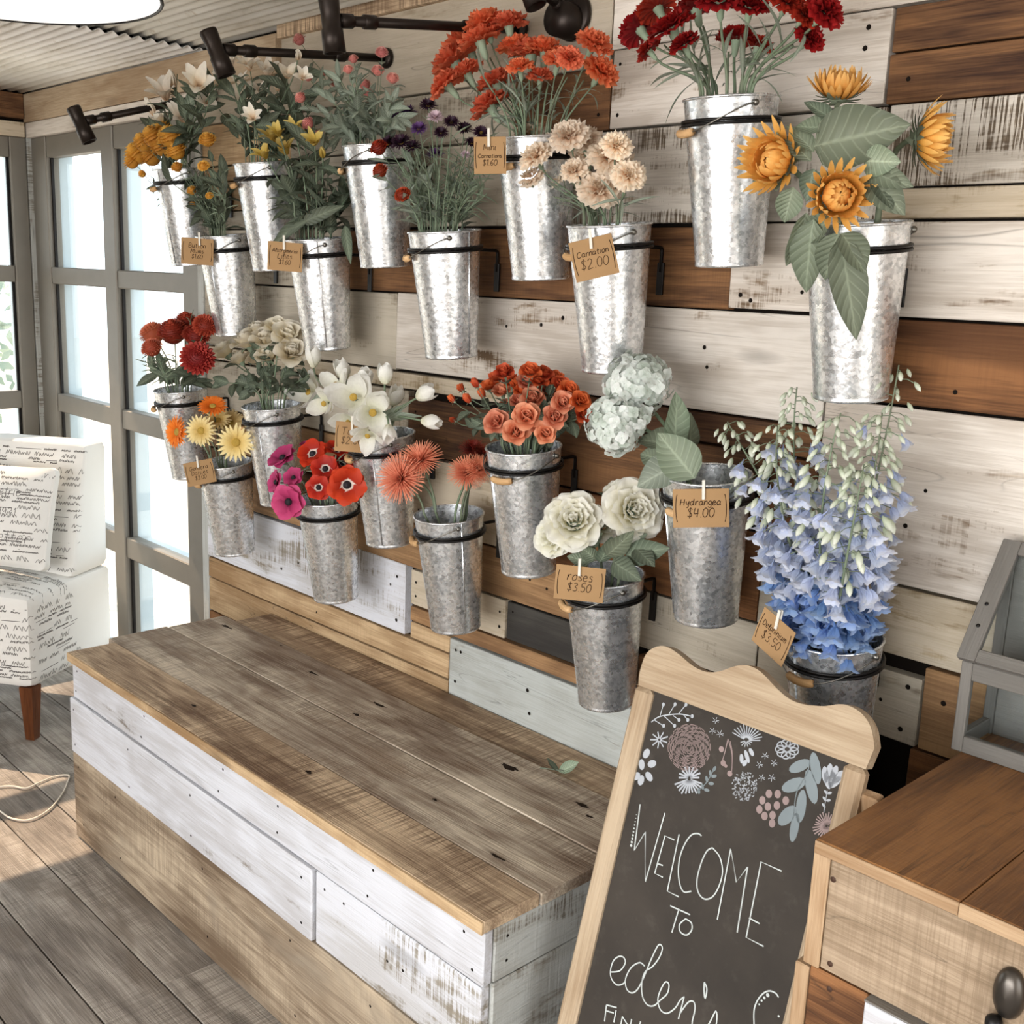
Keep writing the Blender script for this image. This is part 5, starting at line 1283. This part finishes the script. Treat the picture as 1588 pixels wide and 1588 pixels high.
bunch('d', 'orange', [(752, 32, 27), (788, 34, 24), (722, 64, 30), (702, 92, 30), (690, 128, 24), (742, 58, 27), (768, 124, 24), (757, 160, 26), (824, 78, 28), (846, 74, 26), (866, 92, 20), (922, 64, 24), (934, 108, 24), (884, 88, 18), (806, 102, 18), (838, 116, 17), (722, 110, 22), (800, 70, 24)], .3)
bunch('e', 'darkred', [(990, 42, 30), (1004, 76, 20), (1040, 40, 34), (1078, 8, 32), (1116, -4, 32), (1018, 8, 30), (1142, 56, 28), (1176, 68, 22), (1258, 56, 24), (1282, 14, 30), (1222, 0, 26), (1164, 6, 28), (1060, 66, 24), (1250, 20, 24)], .12)
sprigs('d', 'cstem', [(760, 90), (790, 110), (820, 120), (850, 130), (880, 120), (745, 110), (905, 125), (775, 140)]); sprigs('e', 'cstem', [(1030, 70), (1090, 40), (1130, 80), (1190, 60), (1230, 70), (1070, 80), (1160, 90)])
# second row
bunch('f', 'mum', [(213, 240, 20), (238, 214, 20), (264, 214, 20), (236, 244, 18), (254, 228, 20), (274, 236, 16), (322, 218, 13), (275, 260, 9), (316, 258, 9), (221, 270, 7), (298, 296, 8), (325, 304, 6), (300, 316, 6), (224, 222, 18), (252, 204, 17), (205, 252, 13)]); sprigs('f', 'fsprig', [(230, 280), (245, 300), (340, 250), (330, 280), (300, 260), (270, 290), (350, 300), (285, 240), (315, 285)]); sprigs('f', 'sprig', [(290, 270), (325, 265), (345, 285), (265, 300), (310, 300), (335, 310), (250, 270), (350, 270)])
bunch('g', 'ylily', [(424, 214, 20), (442, 232, 20), (410, 240, 17), (470, 214, 20), (487, 220, 17), (432, 206, 16), (456, 200, 16), (500, 240, 14)]); sprigs('g', 'sprig', [(430, 270), (470, 250), (510, 260), (520, 290), (405, 300), (450, 270), (535, 310), (490, 270), (540, 280), (415, 260)])
bunch('h', 'aster', [(632, 176, 17), (675, 240, 14), (612, 184, 15), (650, 200, 13)]); bunch('h', 'plum', [(664, 164, 15), (602, 224, 18), (622, 222, 18), (720, 200, 14), (746, 206, 13), (700, 190, 13), (640, 228, 14), (684, 206, 12), (732, 222, 12)]); bunch('h', 'paleaster', [(675, 182, 14), (722, 240, 8)]); bunch('h', 'rust', [(590, 266, 13, -.1), (625, 303, 13, -.1), (588, 230, 14, -.08)])
sprigs('h', 'fsprig', [(620, 250), (650, 240), (680, 260), (710, 240), (740, 250), (760, 270), (635, 290), (665, 280), (700, 280), (730, 290), (645, 320), (755, 300), (610, 240), (665, 220), (695, 230), (725, 220), (750, 240), (630, 265), (715, 265), (685, 300)]); sprigs('h', 'gsprig', [(630, 230), (660, 260), (700, 250), (735, 270), (645, 300), (715, 300)])
bunch('i', 'peach', [(820, 206, 23), (882, 208, 25), (830, 240, 22), (870, 238, 28), (910, 234, 26), (946, 240, 28), (824, 272, 19), (857, 276, 20), (930, 292, 28), (975, 270, 22), (852, 222, 20), (906, 214, 22), (956, 224, 20), (890, 262, 18)], .5); sprigs('i', 'cstem', [(860, 290), (890, 280), (920, 310), (950, 290), (970, 300), (840, 290)])
bunch('j', 'sun', [(1204, 250, 44, -.12, (-.75, -.05, .65)), (1298, 304, 42, -.15, (-.05, -.2, 1.0)), (1430, 216, 44, -.02, (.85, -.1, .45)), (1300, 146, 38, -.03, (0, .8, .5))])
# third row
bunch('k', 'pom', [(268, 516, 23), (304, 522, 20), (306, 556, 25, -.1), (318, 506, 18), (288, 500, 18)], .3); bunch('k', 'cpom', [(238, 518, 20), (236, 540, 16)], .3)
sprigs('k', 'fsprig', [(225, 560), (300, 480), (245, 560), (275, 560), (320, 560)]); sprigs('k', 'sprig', [(235, 575), (260, 570), (290, 575), (315, 580)])
bunch('l', 'rose', [(350, 546, 22), (384, 530, 25), (412, 526, 22), (416, 552, 20), (446, 520, 23), (452, 546, 24), (372, 558, 17), (430, 508, 18), (400, 512, 18)], .4); sprigs('l', 'rleaf', [(340, 590), (480, 580), (400, 570), (360, 600), (440, 575), (380, 585), (420, 590), (460, 590)])
bunch('m', 'tulip', [(486, 558, 17, None, (.05, 1, .25)), (597, 584, 17, None, (.05, 1, .2)), (612, 618, 18, None, (.3, .8, .5)), (656, 612, 18, -.05, (.9, .45, .3)), (664, 654, 17, -.05, (.95, -.2, .3)), (603, 668, 16, -.12, (.1, -.9, .5)), (532, 578, 18, None, (-.2, .8, .5)), (566, 590, 17, None, (.1, .8, .5))])
bunch('m', 'otulip', [(478, 608, 21, None, (-.6, .2, .8)), (502, 626, 18, None, (-.4, -.2, .9)), (548, 616, 25, -.1, (-.1, .1, 1)), (578, 640, 25, -.12, (.2, -.2, 1)), (570, 676, 18, -.12, (-.1, -.7, .7)), (520, 596, 18, None, (-.3, .5, .8)), (540, 655, 18, -.1, (-.3, -.4, .9))])
bunch('n', 'spray', [(770, 655, 19, -.1), (800, 670, 20, -.1), (817, 646, 21, -.1), (846, 672, 16, -.08), (860, 646, 18, -.08), (886, 652, 17), (790, 632, 17), (826, 618, 18), (850, 602, 18), (872, 624, 17), (842, 640, 16), (780, 606, 16), (818, 592, 16), (836, 660, 15), (878, 636, 15), (806, 622, 15)], .5)
bunch('n', 'sprayred', [(800, 596, 17), (770, 588, 16), (822, 576, 15), (782, 578, 15), (860, 588, 16), (882, 606, 16), (900, 622, 15), (905, 642, 14), (844, 580, 14), (758, 600, 15), (812, 606, 15), (836, 590, 14), (870, 596, 14), (792, 590, 14), (890, 632, 14)], .3); bunch('n', 'spraybud', [(702, 620, 11), (726, 620, 12), (748, 612, 12), (704, 652, 9), (738, 596, 12), (716, 604, 11)], .1)
sprigs('n', 'rleaf', [(760, 640), (730, 660), (880, 660), (790, 680), (850, 685), (820, 680)])
bunch('o', 'hyd', [(988, 598, 50, -.02, (-.3, .5, .8)), (956, 656, 46, -.08, (-.6, -.1, .8))])
# lowest row
bunch('p', 'gero', [(330, 630, 21, None, (.1, .7, .8)), (275, 670, 24, -.09, (-.6, 0, .8)), (278, 642, 22, None, (-.4, .6, .6))]); bunch('p', 'gerc', [(356, 656, 23, None, (.2, .5, .8)), (312, 668, 23, -.1, (-.1, -.1, 1)), (366, 686, 27, -.1, (.2, -.1, 1)), (338, 652, 20, None, (0, .6, .7))])
bunch('q', 'anp', [(440, 712, 24, -.06, (-.4, .7, .6)), (430, 748, 18, -.08, (-.7, .1, .6)), (456, 742, 17, -.08, (-.2, .5, .8)), (449, 778, 27, -.12, (-.2, -.1, 1))]); bunch('q', 'anr', [(486, 706, 24, None, (-.2, .6, .8)), (505, 728, 22, -.08, (0, .3, 1)), (538, 752, 30, -.12, (.2, 0, 1)), (495, 756, 20, -.12, (-.1, 0, 1)), (522, 700, 20, None, (.2, .8, .5)), (530, 720, 18, None, (.3, .5, .7))], .4); bunch('q', 'anp', [(478, 692, 13, None, (0, .9, .3))])
bunch('r', 'spid', [(622, 742, 37, -.08, (-.35, .2, .9)), (652, 714, 32, -.04, (-.2, .6, .7)), (724, 734, 28, -.04, (.1, .5, .8)), (742, 728, 24, -.02, (.4, .5, .7))]); bunch('r', 'spidd', [(602, 700, 26, -.02, (-.4, .7, .5)), (734, 698, 22, .05, (.1, .8, .5)), (750, 706, 20, .05, (.4, .8, .5))])
bunch('s', 'garden', [(890, 806, 44, -.1, (-.1, .35, 1)), (856, 832, 32, -.11, (-.6, .1, .8)), (984, 790, 46, -.05, (.15, .1, 1)), (958, 762, 24, 0, (-.3, .7, .6)), (930, 812, 28, -.02, (.1, .5, .8))])

# leaves that can be told apart, laid from foot to tip
def pxleaf(root, a, b, width, mat, roll=0.0, bend=.25, fold=.3, wave=.06, a_=.75, tw=TOCAM):
    A = at(*a); Bp = at(*b); d = Bp - A; L = d.length; x = d.normalized(); z = (Vector(tw) - x * x.dot(Vector(tw))).normalized(); y = z.cross(x)
    Rt = Matrix(((x.x, y.x, z.x), (x.y, y.y, z.y), (x.z, y.z, z.z))) @ Matrix.Rotation(roll, 3, 'X')
    M = MB(); leafmesh(M, L, width, a_, bend, fold, 9, wave=wave)
    o = ob('leaf', M.mesh('leaf', mat), root, mat=M4(Rt, A - root.location)); return o
def R_(key, sp, i): return bunches[(key, sp)][i][0]
yj = buckets['j'][0].y
s0, s1, s2, s3 = [R_('j', 'sun', i) for i in range(4)]
for (rt, a, b, w, mt, rl) in ((s2, (1262, 228), (1402, 190), .048, LEAFM, .2), (s0, (1262, 340), (1242, 460), .030, LEAFM, .6), (s0, (1250, 330), (1228, 420), .028, LEAFP, -.5), (s1, (1302, 366), (1334, 530), .030, LEAFM, .15), (s1, (1300, 360), (1276, 440), .026, LEAFM, .3), (s1, (1304, 362), (1348, 420), .028, LEAFM, -.3),
                             (s3, (1280, 200), (1230, 190), .02, LEAFM, .3), (s0, (1262, 236), (1222, 186), .016, LEAFP, .3), (s0, (1258, 250), (1212, 205), .014, LEAFM, -.2), (s3, (1290, 186), (1248, 150), .014, LEAFD, .2), (s2, (1345, 265), (1412, 285), .018, LEAFM, .3), (s2, (1355, 280), (1388, 318), .018, LEAFD, -.2), (s0, (1262, 262), (1250, 312), .018, LEAFD, .3), (s1, (1330, 300), (1372, 292), .016, LEAFM, .2), (s2, (1350, 270), (1400, 330), .026, LEAFM, .5), (s0, (1230, 290), (1215, 350), .022, LEAFP, .2), (s2, (1340, 250), (1392, 250), .024, LEAFP, .4), (s1, (1290, 340), (1240, 370), .026, LEAFM, .4)):
    pxleaf(rt, (*a, yj - .12), (*b, yj - (.13 if b[1] < 340 else .105)), w, mt, rl)
yo = buckets['o'][0].y; h0, h1 = R_('o', 'hyd', 0), R_('o', 'hyd', 1)
for (rt, a, b, w, mt, rl, ya, yb) in ((h0, (1042, 700), (1062, 606), .034, LEAFP, .5, -.02, 0), (h1, (1078, 742), (1018, 668), .040, LEAFP, -.1, -.06, -.1), (h1, (1050, 720), (985, 752), .032, LEAFG, .3, -.06, -.12), (h0, (1040, 690), (985, 672), .030, LEAFM, .6, -.04, -.06), (h0, (1066, 700), (1084, 640), .022, LEAFM, .9, 0, .02), (h1, (1030, 715), (990, 700), .026, LEAFM, .2, -.05, -.07)):
    pxleaf(rt, (*a, yo + ya), (*b, yo + yb), w, mt, rl, .35, .35)
ys = buckets['s'][0].y
for i, (a, b, w) in enumerate((((925, 868), (902, 850), .016), ((930, 872), (950, 838), .018), ((950, 870), (985, 895), .024), ((940, 862), (978, 832), .022), ((970, 862), (1030, 850), .026), ((985, 850), (1012, 872), .02), ((915, 872), (880, 862), .016), ((955, 852), (1000, 830), .02), ((905, 850), (930, 830), .016))):
    pxleaf(R_('s', 'garden', (0, 2, 2, 0, 2, 2, 1, 2, 0)[i]), (*a, ys - .06), (*b, ys - (.10, .08, .12, .10, .08, .10, .10, .06, .08)[i]), w, LEAFD if i % 3 else LEAFM, rnd(-.4, .4), .2, .15)
for (a, b) in (((480, 640), (500, 602)), ((560, 660), (520, 640)), ((590, 650), (640, 640)), ((585, 655), (625, 628))):
    pxleaf(R_('m', 'tulip', 3), (*a, buckets['m'][0].y - .05), (*b, buckets['m'][0].y - .06), .012, LEAFG, rnd(-.4, .4), .3, .4)
for (a, b, w) in (((470, 335), (405, 395), .016), ((480, 340), (400, 385), .014), ((470, 345), (520, 320), .018), ((535, 350), (542, 405), .013)):
    pxleaf(R_('g', 'ylily', 1), (*a, buckets['g'][0].y - .07), (*b, buckets['g'][0].y - .10), w, LEAFD, rnd(-.4, .4), .2, .3)

# delphinium spikes
BELLB = V(bell, 2, m_db, 'floret'); BELLL = V(bell, 2, m_dl, 'floret'); BUDM = V(dbud, 1, m_dw, 'floret_bud')
Pt, Rt_, _ = buckets['t']
def spike(tip, n, bow, label):
    T = at(*tip); base = Pt + Rt_ @ Vector((0, 0, -.16))
    Q = Pt + Vector((T.x - Pt.x, T.y - Pt.y, 0)) * .18
    side = Vector(bow)
    pts = [base, base.lerp(Q, .5)] + bez(Q, Q + Vector((0, 0, .10)) + side, T - (T - Q) * .35 + side, T, 16)
    root = ob('delphinium', None, loc=base); root.empty_display_size = .01; root['category'] = 'flower'
    M = MB(); tube(M, [p - base for p in pts], [.0034 - .0024 * i / 18 for i in range(18)], 6); ob('stem', M.mesh('stem', STEM), root)
    n = int(n * 1.6)
    for k in range(n):
        t = (k + .5) / n; t = t ** .85; x = 2 + t * 15; i = min(int(x), 16); p = pts[i].lerp(pts[i + 1], x - i)
        if p.z < Pt.z + .015: continue
        Td = (pts[i + 1] - pts[i]).normalized(); a = k * 2.4 + rnd(-.3, .3); w = Td.orthogonal().normalized(); w = w * cos(a) + Td.cross(w) * sin(a)
        zrel = (p.z - Pt.z) / .36
        if t > .80: ms, s, lo = BUDM, rnd(.014, .019), .030
        elif zrel > .50 + rnd(-.08, .08): ms, s, lo = (BUDM if random.random() < .45 else BELLL), rnd(.019, .026), .046
        elif zrel > .30 + rnd(-.06, .06): ms, s, lo = BELLL, rnd(.023, .029), .048
        else: ms, s, lo = BELLB, rnd(.025, .031), .048
        c = p + w * lo * rnd(.7, 1.25) - Vector((0, 0, .008))
        if c.y > -.035: continue
        f = (w * .6 + Vector((0, 0, -.8)) + TOCAM * .12).normalized()
        ob('floret' if ms is not BUDM else 'floret_bud', random.choice(ms), root, mat=M4(frame(f) @ Matrix.Rotation(rnd(0, 6), 3, 'Z'), c - base, s))
        if k % 2 == 0:
            M = MB(); tube(M, [p - base, (p + c) / 2 - base + Vector((0, 0, .006)), c - f * s * .3 - base], .0008, 4); ob('pedicel', M.mesh('pedicel', STEM), root)
    bunches.setdefault(('t', 'delph'), []).append((root, proj(T)))
spike((1236, 600, -.20), 74, (-.03, -.02, 0), ''); spike((1394, 566, -.15), 40, (.01, .0, 0), ''); spike((1368, 640, -.24), 70, (.04, -.05, 0), ''); spike((1128, 654, -.22), 54, (.0, -.01, .04), ''); spike((1304, 640, -.30), 70, (0, -.07, 0), ''); spike((1206, 660, -.28), 56, (-.01, -.06, 0), ''); spike((1340, 720, -.33), 50, (.05, -.10, 0), '')

# ------------------------------------------------------------------ labels for the flowers
DESC = {'orange': 'orange carnation', 'darkred': 'dark red carnation', 'peach': 'peach carnation', 'mum': 'yellow button flower', 'lily': 'cream lily', 'ylily': 'yellow lily', 'globe': 'pink globe flower', 'aster': 'purple aster', 'plum': 'dark plum aster', 'paleaster': 'pale pink aster', 'rust': 'rust red strawflower', 'sun': 'sunflower', 'pom': 'red pompon flower', 'cpom': 'coral pompon flower', 'rose': 'cream rose', 'tulip': 'closed white tulip', 'otulip': 'open white tulip', 'spray': 'coral spray rose', 'sprayred': 'red orange spray rose', 'spraybud': 'orange spray rose bud', 'hyd': 'pale green hydrangea head', 'gero': 'orange gerbera', 'gerc': 'cream yellow gerbera', 'anp': 'pink anemone', 'anr': 'red anemone', 'spid': 'coral spider gerbera', 'spidd': 'dark red spider gerbera', 'garden': 'white garden rose', 'sprig': 'leafy green stem', 'gsprig': 'grey green leafy stem', 'fsprig': 'fine leaved green stem', 'cstem': 'bare carnation stem', 'rleaf': 'dark leaved rose stem', 'delph': 'blue and white delphinium spike'}
WHERE = {k: w for k, _, _, w, _ in BD}
for (key, sp), L in bunches.items():
    L.sort(key=lambda q: q[1][0]); n = len(L); d = DESC[sp]
    white = sp == 'lily' and key == 'a'
    if white: d = 'white lily'
    where = 'in the bucket of ' + WHERE[key]
    grp = d + ' stems ' + where
    for i, (r, q) in enumerate(L):
        if n == 1: lb = 'only %s %s' % (d, where)
        elif n <= 20: lb = '%s %s from the left %s' % (ORD[i], d, where)
        elif i == 0: lb = 'leftmost %s %s' % (d, where)
        elif i == n - 1: lb = 'rightmost %s %s' % (d, where)
        elif q[1] == min(z[1][1] for z in L[1:-1]): lb = 'highest %s %s' % (d, where)
        elif q[1] == max(z[1][1] for z in L[1:-1]): lb = 'lowest %s %s' % (d, where)
        else: lb = 'one %s amid the others %s' % (d, where)
        r['label'] = lb; r['group'] = grp
